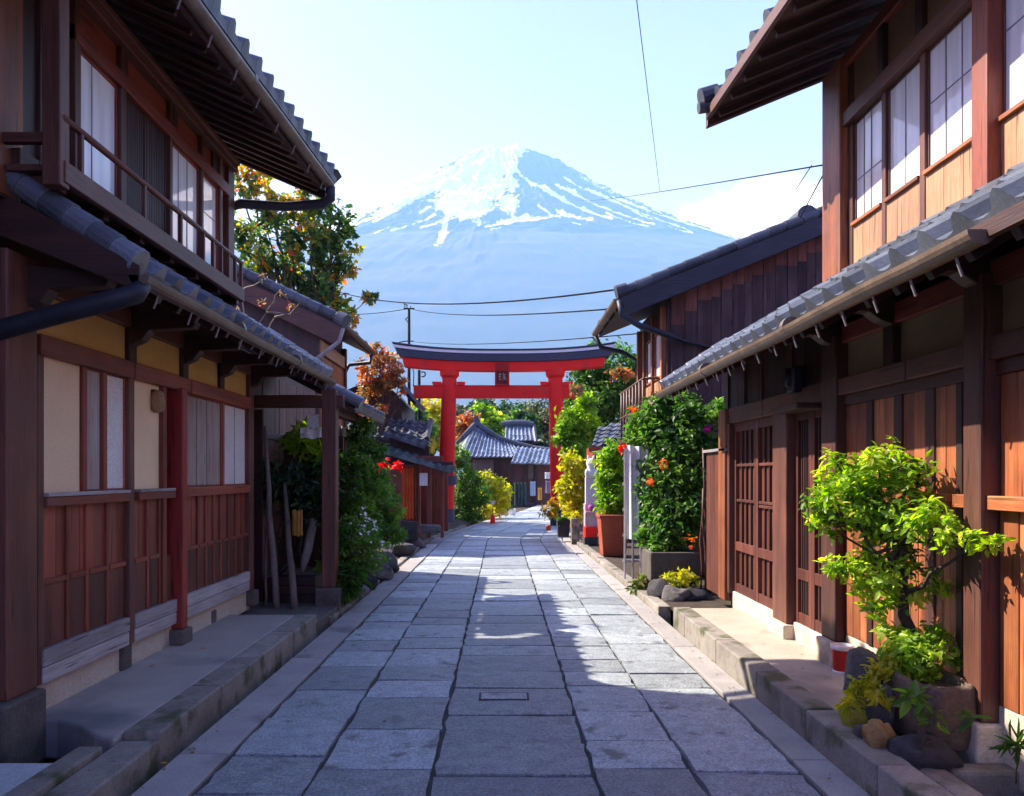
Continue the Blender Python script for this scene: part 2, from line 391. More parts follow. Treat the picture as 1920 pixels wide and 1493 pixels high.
def leaves(name, clumps, n, size, mat, parent, aspect=.5, shell=.5, tone=None, up=.5, droop=0.0, big=False):
    """many leaf-sized folded faces through the volume of several clumps"""
    clumps = [tuple(c) for c in clumps]
    vol = np.array([c[3] * c[4] * c[5] for c in clumps]) ** .75
    cnt = np.maximum(4, (n * vol / vol.sum()).astype(int))
    P, N, R = [], [], []
    for c, k in zip(clumps, cnt):
        d = rs.normal(size=(k, 3)); d /= np.linalg.norm(d, axis=1)[:, None]
        # sub-tufts give an uneven outline with gaps
        nt_ = max(5, int(k / 26))
        td = rs.normal(size=(nt_, 3)); td /= np.linalg.norm(td, axis=1)[:, None]
        tr = rs.uniform(shell, 1.0, nt_) ** .7
        pick = rs.randint(0, nt_, k)
        base = td[pick] * tr[pick][:, None] + rs.normal(size=(k, 3)) * .2
        P.append(np.array(c[:3]) + base * np.array(c[3:6]))
        nn = td[pick] * .55 + rs.normal(size=(k, 3)) * .5 + np.array([0, 0, up]); N.append(nn)
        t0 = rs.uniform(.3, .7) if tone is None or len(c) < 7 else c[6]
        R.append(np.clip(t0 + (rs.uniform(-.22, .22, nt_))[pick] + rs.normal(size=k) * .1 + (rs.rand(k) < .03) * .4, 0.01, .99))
    P = np.concatenate(P); N = np.concatenate(N); R = np.concatenate(R)
    N /= np.linalg.norm(N, axis=1)[:, None] + 1e-9
    k = len(P)
    t = rs.normal(size=(k, 3)); t[:, 2] -= droop
    t -= N * (t * N).sum(1)[:, None]; t /= np.linalg.norm(t, axis=1)[:, None] + 1e-9
    b = np.cross(N, t)
    s = size * rs.uniform(.42, 1.5, k)[:, None]
    a_ = aspect * s * .5
    if big:
        V = np.stack([P, P + t * s * .33 + b * a_ + N * s * .05, P + t * s * .7 + b * a_ * .75 + N * s * .02, P + t * s - N * s * .12,
                      P + t * s * .7 - b * a_ * .75 + N * s * .02, P + t * s * .33 - b * a_ + N * s * .05, P + t * s * .38 - N * s * .03], 1).reshape(-1, 3)
        i = np.arange(k)[:, None] * 7
        Fq = np.concatenate([i + np.array([[0, 1, 6, 0]])[:, :3].repeat(1, 0)] * 1, 0)
        fs = [[0, 1, 6], [1, 2, 6], [2, 3, 6], [3, 4, 6], [4, 5, 6], [5, 0, 6]]
        Fq = np.concatenate([i + np.array([f]) for f in fs], 0)
        return np_mesh(name, V, Fq, np.repeat(R, 7), mat, parent)
    V = np.stack([P, P + t * s * .45 + b * a_ + N * s * .08, P + t * s - N * s * .1, P + t * s * .45 - b * a_ + N * s * .08], 1).reshape(-1, 3)
    i = np.arange(k)[:, None] * 4
    Fq = np.concatenate([i + np.array([[0, 1, 2]]), i + np.array([[0, 2, 3]])], 0)
    return np_mesh(name, V, Fq, np.repeat(R, 4), mat, parent)
def wob(p0, p1, n, amp, seed):
    p0, p1 = Vector(p0), Vector(p1); out = []
    for i in range(n + 1):
        t = i / n; q = p0.lerp(p1, t)
        w = math.sin(math.pi * t) * amp if i < n else 0
        out.append(q + Vector((mnoise.noise(Vector((t * 3, seed, 0))), mnoise.noise(Vector((t * 3, 0, seed))), mnoise.noise(Vector((seed, t * 3, 5))) * .4)) * w * 2)
    return out
def limbs(base, fork, r0, clumps, seed, bark=None, twigs=0):
    mb = MB(); mb.new()
    base, fork = Vector(base), Vector(fork)
    pts = wob(base, fork, 5, (fork - base).length * .07, seed)
    mb.tube(pts, [r0 * (1.15 - .45 * i / 5) for i in range(6)], 9, keep=True)
    for k, c in enumerate(clumps):
        st = pts[2 + (k % 4)] if k % 2 else pts[5]
        e = Vector(c[:3])
        L_ = (e - st).length
        q = wob(st, e, 5, L_ * .12, seed + k * 1.7)
        r1 = r0 * .42
        mb.tube(q, [r1 * (1 - .8 * i / 5) + .002 for i in range(6)], 6, keep=True)
        for j in range(twigs):
            a = q[2 + j % 4]
            d = Vector((random.gauss(0, 1), random.gauss(0, 1), random.gauss(.25, .8))).normalized() * max(c[3], c[5]) * random.uniform(.5, 1)
            mb.tube(wob(a, a + d, 3, d.length * .12, seed + j + k), [r1 * .3, r1 * .22, r1 * .13, .002], 5, keep=True)
    return mb
def shrub(name, label, cat, base, clumps, n, size, mat, seed=1, r0=.03, fork=.35, group=None, aspect=.5, twigs=1, part='foliage', stem='stem', bark=None, tone=None, big=False, up=.5, shell=.5, droop=0.):
    t = thing(name, label, cat, base, group)
    c0 = np.mean([c[:3] for c in clumps], axis=0)
    fk = Vector(base).lerp(Vector(c0), fork)
    limbs(base, fk, r0, clumps, seed, twigs=twigs).build(stem, bark or BARK, t, smooth=True)
    leaves(part, clumps, n, size, mat, t, aspect=aspect, tone=tone, big=big, up=up, shell=shell, droop=droop)
    return t
def tile_roof(A, B, UA, UB, rows, pitch=.26, roll=.06, step=.028, lip=.07, samp=8):
    A, B, UA, UB = Vector(A), Vector(B), Vector(UA), Vector(UB)
    N = (B - A).cross(UA).normalized()
    if N.z < 0: N = -N
    n = max(1, round((B - A).length / pitch)); w = n * samp + 1
    def prof(i):
        s_ = (i % samp) / samp
        return roll * math.sin(math.pi * s_ / .5) ** .8 if s_ < .5 else -.014 * math.sin(math.pi * (s_ - .5) / .5)
    V, Fc, R = [], [], []
    trnd = [[random.random() for _ in range(n + 1)] for _ in range(rows + 1)]
    def row(v, h, rr, drop=0):
        b0 = len(V)
        for i in range(w):
            u = i / (w - 1)
            p = A.lerp(B, u) + UA.lerp(UB, u) * v
            jit = (trnd[rr][i // samp] - .5) * .008
            hh = prof(i) + h + jit
            if drop: hh = min(hh, 0) - drop
            V.append(p + N * hh); R.append(trnd[rr][i // samp])
        return b0
    def band(a, b):
        for i in range(w - 1): Fc.append((a + i, a + i + 1, b + i + 1, b + i))
    prev = row(-.004, step, 0, lip)
    for r in range(rows):
        f0 = row(r / rows, step, r); band(prev, f0)
        f1 = row((r + 1) / rows, 0, r); band(f0, f1)
        prev = f1
    mb = MB(); mb.v = [tuple(p) for p in V]; mb.f = Fc; mb.r = R
    return mb
# ------------------------------------------------------------------ setting: ground, road, kerbs
def ground():
    xs = sorted(set([-12000, -6000, -2500, -900, -300, -90, -30] + [-12, -6, -4, -3, -2.6, -2.3, 2.2, 3, 4, 6, 12, 30, 90, 300, 900, 2500, 6000, 12000]))
    ys = [-200, -40, -5] + [0, 5, 10, 15, 20, 25, 30, 40, 55, 75, 120, 300, 900, 2500, 5000, 9000, 13000]
    rows = []
    for y in ys:
        rows.append([(x, y, gz(y) - .16) for x in xs])
    mb = MB(); mb.grid(rows)
    tag(mb.build('ground', SOIL), kind='structure')
ground()
def road():
    cols = [-1.63, -1.05, -.39, .525, 1.09, 1.70]
    mb = MB()
    for k in range(5):
        y = -1.0 - random.random() * .5
        while y < 60:
            ln_ = random.uniform(.40, .74) if y < 24 else random.uniform(.9, 1.7)
            g = random.choice((.010, .016, .022))
            x0, x1 = cols[k] + .013, cols[k + 1] - .013
            y0, y1 = y + g * .6, y + ln_ - g * .6
            dz = random.gauss(0, .0035); j = lambda s=.012: random.uniform(-s, s)
            tl = random.gauss(0, .003)
            mb.new()
            b = len(mb.v); nx, ny = 4, 4
            sk = random.uniform(-.02, .02)
            top = []
            for iy in range(ny + 1):
                for ix in range(nx + 1):
                    u, v = ix / nx, iy / ny
                    x = x0 + (x1 - x0) * u; yy = y0 + (y1 - y0) * v + sk * (u - .5)
                    ed = (ix in (0, nx)) or (iy in (0, ny))
                    x += j(.011) if ix in (0, nx) else 0
                    yy += j(.008) if iy in (0, ny) else 0
                    z = gz(yy) + dz + tl * (u - .5) + (-.006 if ed else j(.0025))
                    top.append((x + bend(yy), yy, z))
            mb.add(top)
            for iy in range(ny):
                for ix in range(nx):
                    a = b + iy * (nx + 1) + ix; mb.f.append((a, a + 1, a + nx + 2, a + nx + 1))
            # skirts
            loop = [iy_ix for iy_ix in [(0, i) for i in range(nx)] + [(i, nx) for i in range(ny)] + [(ny, nx - i) for i in range(nx)] + [(ny - i, 0) for i in range(ny)]]
            s0 = len(mb.v)
            for iy, ix in loop:
                p = top[iy * (nx + 1) + ix]; mb.add([(p[0], p[1], p[2] - .045)])
            m = len(loop)
            for i in range(m):
                a = b + loop[i][0] * (nx + 1) + loop[i][1]; a2 = b + loop[(i + 1) % m][0] * (nx + 1) + loop[(i + 1) % m][1]
                mb.f.append((a, s0 + i, s0 + (i + 1) % m, a2))
            y += ln_
    tag(mb.build('road', ROADM), kind='structure')
    ys = [-2] + list(np.arange(0, 62, 1.0))
    bed = MB(); bed.grid([[(x + bend(y), y, gz(y) - .030) for x in (-1.66, 0, 1.72)] for y in ys])
    tag(bed.build('road_bed', JOINT), kind='structure')
road()
def strips():
    mb = MB()
    for x0, x1, ya, yb in ((-1.955, -1.655, -1, 34), (1.725, 1.945, -1, 34)):
        y = ya
        while y < yb:
            l = random.uniform(2.2, 3.4)
            mb.new(); b = len(mb.v); m = 8
            for i in range(m + 1):
                yy = y + .004 + (l - .008) * i / m; zz = gz(yy) - .004
                mb.add([(x0 + bend(yy), yy, zz - .16), (x0 + bend(yy), yy, zz), (x1 + bend(yy), yy, zz), (x1 + bend(yy), yy, zz - .16)])
            for i in range(m):
                for k in range(3):
                    a = b + i * 4 + k; mb.f.append((a, a + 1, a + 5, a + 4))
            mb.f.append((b + 3, b + 2, b + 1, b)); e = b + m * 4; mb.f.append((e, e + 1, e + 2, e + 3))
            y += l
    tag(mb.build('pavement', STRIP, bev=.008), kind='structure')
strips()
def kerbs():
    mb = MB()
    y = 2.4
    while y < 8.2:                                   # left, in front of the porch
        l = min(random.uniform(.8, 1.5), 8.24 - y)
        if l < .2: break
        z = .115 if y > 4.25 else .07
        mb.box(-2.26, -2.035 + random.uniform(-.008, .008), y + .004, y + l - .004, -.2, z + random.uniform(-.004, .004)); y += l
    y = -1.0
    while y < 8.4:                                   # right, in front of the porch
        l = min(random.uniform(.75, 1.3), 8.46 - y)
        if l < .2: break
        mb.box(1.945, 2.13 + random.uniform(-.006, .006), y + .004, y + l - .004, -.2, .15 + random.uniform(-.004, .004)); y += l
    y = 9.3
    while y < 27:                                    # right, lower kerb further along
        l = random.uniform(.7, 1.4)
        x = bend(y + l / 2)
        mb.hexa([(1.955 + bend(yy) + dx, yy, gz(yy) + zz) for zz in (-.2, .085 + random.uniform(-.01, .01)) for yy in (y + .006, y + l - .006) for dx in (0, .16)]); y += l
    y = 8.9
    while y < 27:                                    # left, thin stone edging below the planted bank
        l = random.uniform(.6, 1.2)
        mb.hexa([(-2.16 + bend(yy) + dx, yy, gz(yy) + zz) for zz in (-.2, .03 + random.uniform(-.015, .015)) for yy in (y + .006, y + l - .006) for dx in (0, .15)]); y += l
    tag(mb.build('kerb', KERB, bev=.014), kind='structure')
    f = MB()                                        # raised earth behind the far kerbs
    f.grid([[(x + bend(y), y, gz(y) + .05 + .05 * mnoise.noise(Vector((x, y, 0)))) for x in (2.1, 2.6, 3.4, 5, 8)] for y in np.arange(8.6, 34, 1.2)])
    f.grid([[(x + bend(y), y, gz(y) + h + .08 * mnoise.noise(Vector((x, y, 3)))) for x, h in ((-9, .3), (-5, .3), (-3.4, .28), (-2.6, .16), (-2.15, -.03))] for y in np.arange(9.78, 40, 1.2)])
    tag(f.build('garden_earth', SOIL, smooth=True), kind='structure')
    g = MB(); g.box(-4.6, -2.42, 1.0, 4.2, -.2, .03)
    tag(g.build('forecourt', rough_mat('pale_slab', (.40, .41, .42), (.50, .51, .52), scale=3, bump=.2, fine=60, vary=.05), bev=.01), kind='structure')
    q = MB(); q.box(-4.2, -2.06, 8.25, 9.75, -.2, .0); tag(q.build('gateway_paving', BLOCK, bev=.015), kind='structure')
    k = MB(); k.beam((-2.36, 2.9, .035), (-2.33, 4.24, .05), .14, .12)
    tag(k.build('forecourt_edging', KERB, bev=.012), kind='structure')
kerbs()
def basin():
    t = thing('stone_basin', 'sunken dark stone basin edged with square kerb slabs in the near right corner', 'basin', (2.55, 3.45, -.1))
    m = MB(); m.box(2.20, 2.345, 2.6, 4.02, -.2, .10); m.box(2.347, 3.1, 3.89, 4.02, -.2, .102)
    m.build('rim', KERB, t, bev=.02)
    m = MB(); m.box(2.345, 3.1, 2.4, 3.89, -.2, -.09); m.build('floor', DROCK, t)
    m = MB(); m.box(2.37, 2.9, 2.5, 3.05, -.085, .0); m.build('step', CONC, t, bev=.01)
basin()
t = thing('drain_plate', 'small engraved rectangular stone plate set in the middle of the road', 'drain cover', (.03, 5.72, gz(5.7)))
m = MB(); m.box(-.17, .21, 5.62, 5.80, gz(5.7) - .02, gz(5.7) + .006); m.build('frame', JOINT, t)
m = MB(); m.box(-.155, .195, 5.635, 5.785, gz(5.7) - .02, gz(5.7) + .0085)
m.build('plate', ROADM, t, bev=.003)

# ------------------------------------------------------------------ house builders
def many(parent, name, mat, boxes, bev=.004, label=None):
    for bx in boxes:
        o = MB().box(*bx).build(name, mat, parent, bev=bev)
        if label: o['label'] = label
def one(parent, name, mat, boxes, bev=.004, smooth=False):
    m = MB()
    for bx in boxes: m.box(*bx)
    return m.build(name, mat, parent, bev=bev)
def gutter(parent, p0, p1, r=.062, name='gutter', bracket=.5, inward=1):
    p0, p1 = Vector(p0), Vector(p1); m = MB()
    d = (p1 - p0); n = 14; sg = 9
    rows = []
    for ring, rr in ((0, r), (1, r - .006)):
        for i in range(n + 1):
            c = p0 + d * i / n
            c = c + Vector((0, 0, .008 * mnoise.noise(Vector((i * .6, r * 90, 1)))))
            rows.append([c + Vector((rr * math.cos(t), 0, rr * math.sin(t))) for t in (math.pi + math.pi * k / sg for k in range(sg + 1))])
    m.grid(rows[:n + 1]); m.grid([list(reversed(q)) for q in rows[n + 1:]])
    m.grid([[a[0] for a in rows[:n + 1]], [a[0] for a in rows[n + 1:]]]); m.grid([[a[-1] for a in rows[n + 1:]], [a[-1] for a in rows[:n + 1]]])
    for e in (0, n): m.new(); b = len(m.v); m.add(rows[e]); m.f.append(tuple(range(b, b + sg + 1)))
    for f_ in (.33, .67):
        c = p0 + d * f_; dd = d.normalized() * .03
        m.tube([c - dd, c + dd], r + .004, 14)
    g = m.build(name, GUTTER, parent, smooth=False)
    nb = int(d.length / bracket)
    proto = None
    for i in range(nb):
        c = p0 + d * ((i + .5) / nb)
        if proto is None:
            b = MB()
            b.tube([c + Vector((0, 0, -r + .004)), c + Vector((inward * .012, 0, -r - .035)), c + Vector((inward * .03, 0, -r - .085))], .007, 6)
            proto = b.build('bracket', STRAP, g); c0 = c
        else:
            e = proto.copy(); COL.objects.link(e); e.parent = g; e.location = c - c0
    return g

# ================================================================== HOUSE A (left)
A = thing('town_house', 'two-storey dark timber house filling the left side, with a railed balcony and cream plaster bays', 'house', (-3.0, 5.0, .1))
one(A, 'wall', dk('Z'), [(-9, -3.07, .3, 8.84, .0, 3.3), (-9, -2.96, .3, 7.94, 3.3, 4.99)], bev=0)
MB().prism([(-9, 7.92, 4.99), (-2.96, 7.92, 4.99), (-5.6, 7.92, 6.35)], (0, .02, 0)).build('gable', dk('Z'), A)
# ground floor front
many(A, 'corner_post', bw('Z'), [(-3.3, -2.93, 4.43, 4.72, .30, 3.0)], bev=.012)
many(A, 'base_stone', BLOCK, [(-3.4, -2.88, 4.34, 4.74, -.16, .30), (-3.2, -2.87, 6.74, 6.96, .1, .24), (-3.2, -2.97, 5.86, 6.02, .1, .30), (-3.2, -2.9, 8.78, 8.95, .1, .28), (-3.2, -2.99, 7.72, 7.86, .1, .24)], bev=.02)
m = MB().box(-3.06, -2.895, 6.79, 6.90, .24, 2.44).build('column', rc('Z'), A, bev=.012); m['label'] = 'red painted square column'
many(A, 'post', bw('Z'), [(-3.1, -2.955, 4.76, 4.83, .30, 2.43), (-3.1, -2.95, 5.93, 6.01, .30, 2.43), (-3.1, -2.945, 8.74, 8.90, .28, 2.9)], bev=.008)
many(A, 'mullion', rd('Z'), [(-3.1, -2.972, 5.31, 5.365, 1.53, 2.43), (-3.1, -2.974, 5.585, 5.64, 1.53, 2.43), (-3.1, -2.955, 6.53, 6.60, .33, 2.43), (-3.1, -2.97, 6.94, 6.98, .33, 2.43), (-3.1, -2.97, 7.97, 8.02, 1.53, 2.43)], bev=.006)
one(A, 'beam', rd('Y'), [(-3.1, -2.93, 4.76, 5.97, 2.42, 2.55), (-3.1, -2.931, 5.99, 7.06, 2.42, 2.55), (-3.1, -2.93, 7.08, 8.75, 2.42, 2.55)], bev=.008)
many(A, 'plaster_panel', CREAM, [(-3.1, -2.995, 4.83, 5.30, 1.53, 2.42), (-3.1, -2.995, 6.01, 6.53, 1.53, 2.42)], bev=0)
many(A, 'transom_panel', OCHRE, [(-3.1, -2.99, a, b, 2.55, 2.82) for a, b in ((4.76, 5.93), (6.05, 6.93), (7.05, 7.86), (7.97, 8.74))], bev=0)
many(A, 'transom_post', dk('Z'), [(-3.1, -2.95, a, b, 2.55, 2.86) for a, b in ((5.93, 6.05), (6.93, 7.05), (7.86, 7.97))], bev=.006)
one(A, 'wall_plate', bw('Y'), [(-3.1, -2.94, 4.6, 8.9, 2.82, 2.97)], bev=.01)
for a in (4.68, 5.99, 6.99, 7.915, 8.83):            # carved brackets that carry the eave
    MB().prism([(-3.0, a - .055, 2.66), (-2.86, a - .055, 2.72), (-2.80, a - .055, 2.80), (-2.45, a - .055, 2.82), (-2.42, a - .055, 2.9), (-3.0, a - .055, 2.96)], (0, .11, 0)).build('bracket', dk('X'), A, bev=.008)
def pane(parent, bx, fr, mat, sub='pane', bars=(), w=.035):
    """window frame as a part, its pane a sub-part"""
    x0, x1, y0, y1, z0, z1 = bx
    f = MB().box(x0, x1, y0, y0 + w, z0, z1).box(x0, x1, y1 - w, y1, z0, z1).box(x0, x1, y0 + w, y1 - w, z0, z0 + w).box(x0, x1, y0 + w, y1 - w, z1 - w, z1)
    xm = (x0 + x1) / 2
    o = f.build('window', fr, parent, bev=.003)
    for k, v in bars:
        if k == 'v': b_ = MB().box(xm - .009, xm + .009, y0 + (y1 - y0) * v - .004, y0 + (y1 - y0) * v + .004, z0 + w, z1 - w)
        else: b_ = MB().box(xm - .008, xm + .008, y0 + w, y1 - w, z0 + (z1 - z0) * v - .0035, z0 + (z1 - z0) * v + .0035)
        b_.build('glazing_bar', MUNTIN, o)
    MB().box(xm - .004, xm + .004, y0 + w - .004, y1 - w + .004, z0 + w - .004, z1 - w + .004).build(sub, mat, o)
    return o
def curtain(parent, x, y0, y1, z0, z1, mat, amp=.012, per=.06, name='curtain'):
    n = int((y1 - y0) / .008); rows = []
    for z in (z0, z0 + .3 * (z1 - z0), z1):
        rows.append([(x + amp * math.sin((y0 + (y1 - y0) * i / n) / per * 6.28 + z) + amp * .7 * mnoise.noise(Vector((i * .05, z, 1))), y0 + (y1 - y0) * i / n, z) for i in range(n + 1)])
    a = MB(); a.grid(rows); a.grid([[(p[0] - .003, p[1], p[2]) for p in reversed(r)] for r in rows])
    return a.build(name, mat, parent, smooth=True)
w1 = pane(A, (-3.02, -2.985, 5.365, 5.585, 1.53, 2.42), rd('Z'), CURT, w=.012)
w2 = pane(A, (-3.02, -2.985, 5.64, 5.93, 1.53, 2.42), rd('Z'), PALE, w=.014)
w3 = pane(A, (-3.02, -2.985, 6.98, 7.97, 1.53, 2.42), rd('Z'), CURT, bars=(('v', .36), ('v', .62)), w=.018)
w4 = pane(A, (-3.02, -2.985, 8.02, 8.74, 1.53, 2.42), rd('Z'), PALE, bars=(('v', .5),), w=.016)
one(A, 'sill', gw('Y'), [(-3.1, -2.925, 4.83, 5.90, 1.505, 1.53), (-3.1, -2.925, 6.06, 6.72, 1.505, 1.53)], bev=.004)
one(A, 'sill_rail', rd('Y'), [(-3.1, -2.935, 4.83, 5.91, 1.44, 1.504), (-3.1, -2.935, 6.06, 6.74, 1.44, 1.504), (-3.1, -2.935, 6.92, 8.74, 1.44, 1.53)], bev=.006)
brds = [MB(), MB()]; y = 4.83
while y < 8.72:
    w = random.uniform(.14, .2)
    if not (6.72 < y + w / 2 < 6.95): brds[int(y > 6.7)].box(-3.1, -2.992 + random.uniform(-.003, .003), y + .002, min(y + w, 8.74) - .002, .52, 1.44)
    y += w
for b_ in brds: b_.build('board_panel', rd('Z'), A, bev=.003)
many(A, 'batten', rd('Z'), [(-3.05, -2.972, a + .008, a + .042, .52, 1.44) for a in (5.10, 5.34, 5.62, 6.26, 6.48, 7.3, 7.5, 7.7, 7.9, 8.12, 8.34, 8.55)], bev=.004)
many(A, 'lower_board', dr('Z'), [(-3.05, -2.982, a + .004, b - .004, .52, .93) for a, b in ((4.84, 5.1), (5.15, 5.34), (5.39, 5.62), (5.67, 5.9), (6.06, 6.26), (6.31, 6.48), (6.6, 6.75), (6.98, 7.3), (7.35, 7.5), (7.55, 7.7), (7.75, 7.9), (7.95, 8.12), (8.17, 8.34), (8.39, 8.55), (8.6, 8.74))], bev=.003)
many(A, 'mid_rail', rd('Y'), [(-3.05, -2.967, a, b, .93, .965) for a, b in ((4.84, 5.1), (5.15, 5.34), (5.39, 5.62), (5.67, 5.91), (6.06, 6.26), (6.31, 6.48), (6.98, 7.3), (7.35, 7.5), (7.55, 7.7), (7.75, 7.9), (7.95, 8.12), (8.17, 8.34), (8.39, 8.55), (8.6, 8.74))], bev=.004)
for a, b in ((4.80, 5.915), (6.01, 6.78), (6.91, 8.74)):
    one(A, 'base_board', gw('Y'), [(-3.1, -2.945, a, b, .30, .405), (-3.1, -2.94, a, b, .41, .52)], bev=.006)
one(A, 'foundation', FOUND, [(-3.15, -3.0, 4.72, 8.9, .05, .30)], bev=0)
# nearer recess of the ground floor at the left edge of the picture
one(A, 'side_panel', OCHRE, [(-3.3, -3.08, 2.6, 4.40, 1.4, 2.55)], bev=0)
one(A, 'side_frame', dk('Y'), [(-3.3, -3.05, 2.6, 4.5, 1.3, 1.4), (-3.3, -3.05, 2.6, 4.5, 2.55, 2.66), (-3.3, -3.06, 2.6, 4.5, .2, 1.3)], bev=.006)
o = MB().lathe((-2.955, 6.42, 2.18), [(.0, 0), (.035, .005), (.055, .03), (.06, .1), (.05, .17), (.03, .19), (.0, .195)], 14).build('wall_lamp', rough_mat('lamp_bronze', (.24, .15, .07), (.34, .22, .11), vary=.05), A, smooth=True)
MB().box(-2.999, -2.96, 6.38, 6.46, 2.2, 2.38).build('bracket_plate', bw('Z'), o, bev=.006)
# porch
P_ = MB(); P_.prism([(-3.2, 8.24, -.15), (-2.265, 8.24, -.15), (-2.265, 4.36, -.15), (-2.42, 4.44, -.15), (-2.6, 4.60, -.15), (-2.8, 4.71, -.15), (-3.2, 4.76, -.15)], (0, 0, .255))
P_.build('porch', rough_mat('porch_screed', (.30, .275, .245), (.43, .39, .34), scale=1.1, rough=.7, bump=.3, fine=110, vary=.05, stain=((.16, .16, .165), .9, .5)), A, bev=.02)
# lower roof
LA, LB = Vector((-2.22, 4.5, 2.90)), Vector((-2.22, 9.6, 2.90)); UU = Vector((-.80, 0, .53))
tile_roof(LA, LB, UU, UU, 4, roll=.075).build('lower_roof', TILE, A, smooth=False)
one(A, 'roof_boarding', dk('Y'), [], bev=0) if False else None
MB().prism([(-2.24, 4.53, 2.83), (-2.24, 4.53, 2.875), (-3.05, 4.53, 3.40), (-3.05, 4.53, 3.33)], (0, 5.04, 0)).build('eave_boarding', dk('X'), A)
MB().beam((-2.20, 4.5, 2.84), (-2.20, 9.6, 2.84), .035, .07).build('eave_fascia', dk('Y'), A)
rf = MB()
for i in range(17):
    y = 4.62 + i * .305
    rf.beam((-2.25, y, 2.80), (-3.05, y, 3.30), .05, .06)
rf.build('rafters', dk('X'), A, bev=.004)
MB().prism([(-2.16, 4.46, 2.74), (-2.16, 4.46, 2.90), (-3.15, 4.46, 3.42), (-3.15, 4.46, 3.14)], (0, .05, 0)).build('barge_board', dk('X'), A, bev=.006)
vt = MB()
for i in range(6):
    a = LA + Vector((0, .04, .05)) + UU * (i / 6 * 1.05 - .03); b = LA + Vector((0, .04, .05)) + UU * ((i + 1.12) / 6 * 1.05 - .03)
    vt.tube([a, a.lerp(b, .5), b], [.088, .084, .076], 14)
vt.tube([LA + Vector((.02, .04, .03)), LA + Vector((.0, .04, .038))], .098, 14)
vt.build('verge_tile', TILE, A, smooth=False, bev=.004)
vt = MB()
for i in range(5):
    a = LB + Vector((0, -.04, .05)) + UU * (i / 5 - .03); b = LB + Vector((0, -.04, .05)) + UU * ((i + 1.12) / 5 - .03)
    vt.tube([a, b], [.08, .07], 12)
vt.build('verge_tile', TILE, A, bev=.004)
gutter(A, (-2.165, 4.46, 2.845), (-2.165, 9.55, 2.845), inward=-1)
MB().tube([(-2.165, 4.52, 2.80), (-2.18, 4.47, 2.735), (-2.3, 4.44, 2.69), (-2.6, 4.43, 2.61), (-3.1, 4.42, 2.47), (-3.6, 4.41, 2.33)], [.05, .06, .062, .06, .06, .06], 12).build('downpipe', PIPE, A, smooth=True)
# upper floor
one(A, 'upper_post', og('Z'), [(-3.3, -2.955, 4.2, 4.62, 3.32, 4.95)], bev=.01)
one(A, 'recess_shade_panel', dk('Z'), [(-3.2, -2.93, 4.75, 5.0, 3.2, 4.95), (-3.2, -2.925, 4.98, 5.05, 3.2, 4.95)], bev=.006)  # dark wood colour stands in for the shade of a recess
many(A, 'upper_wall_post', bw('Z'), [(-3.0, -2.84, a, b, 3.5, 4.9) for a, b in ((4.98, 5.05), (5.585, 5.66), (6.41, 6.46), (7.08, 7.13), (7.55, 7.62), (7.78, 7.95))], bev=.006)
lb = one(A, 'lintel', rd('Y'), [(-3.0, -2.83, 4.98, 7.8, 4.55, 4.665)], bev=.006)
one(A, 'frieze_panel', rd('Y'), [(-3.0, -2.88, 4.98, 7.8, 4.665, 4.85)], bev=0)
many(A, 'frieze_post', dk('Z'), [(-2.95, -2.855, a, a + .1, 4.665, 4.86) for a in (5.62, 6.5, 7.4)], bev=.004)
one(A, 'eave_beam', bw('Y'), [(-3.0, -2.80, .5, 7.95, 4.86, 4.99), (-3.0, -2.77, .5, 7.93, 4.92, 4.975)], bev=.01)
for a, b, bars in ((5.05, 5.585, (('v', .38),)), (6.46, 7.08, (('v', .32), ('v', .62))), (7.13, 7.55, (('h', .62),))):
    pane(A, (-2.905, -2.87, a, b, 3.62, 4.55), rd('Z'), GLASS, bars=bars, w=.02)
for a, b in ((5.66, 6.04), (6.05, 6.41)):
    sh = MB(); n = 12
    for i in range(n): sh.box(-2.91, -2.878, a + (b - a) * (i + .12) / n, a + (b - a) * (i + .88) / n, 3.62, 4.55)
    sh.box(-2.92, -2.895, a, b, 3.6, 4.55).box(-2.9, -2.87, a, a + .03, 3.6, 4.55).box(-2.9, -2.87, b - .03, b, 3.6, 4.55)
    sh.build('shutter', dk('Z'), A, bev=.003)
one(A, 'upper_skirting', dk('Z'), [(-3.0, -2.90, 4.5 + i * .19, 4.5 + i * .19 + .185, 3.15, 3.62) for i in range(18)], bev=.003)
bal = MB().box(-2.95, -2.64, 4.44, 7.52, 3.46, 3.50).box(-2.64, -2.59, 4.44, 7.54, 3.39, 3.52).build('balcony', bw('Y'), A, bev=.006)
MB().tube([(-2.61, 4.44, 3.775), (-2.61, 7.5, 3.775)], .022, 8).build('handrail', bw('Y'), bal, smooth=True)
pr = None
for y in (4.62, 5.44, 6.06, 6.52, 6.74, 6.94, 7.12, 7.3, 7.47):
    if pr is None: pr = MB().box(-2.625, -2.595, y, y + .028, 3.52, 3.76).build('baluster', bw('Z'), bal, bev=.003); y0 = y
    else: e = pr.copy(); COL.objects.link(e); e.parent = bal; e.location = (0, y - y0, 0)
one(A, 'balcony_post', bw('Z'), [(-2.71, -2.6, 4.40, 4.50, 3.36, 4.95)], bev=.008)
many(A, 'floor_beam', dk('X'), [(-3.0, -2.66, 4.5 + i * .5, 4.57 + i * .5, 3.36, 3.455) for i in range(7)], bev=.004)
many(A, 'near_rail', bw('X'), [(-3.2, -2.71, 4.42, 4.47, 3.62, 3.68)], bev=.004)
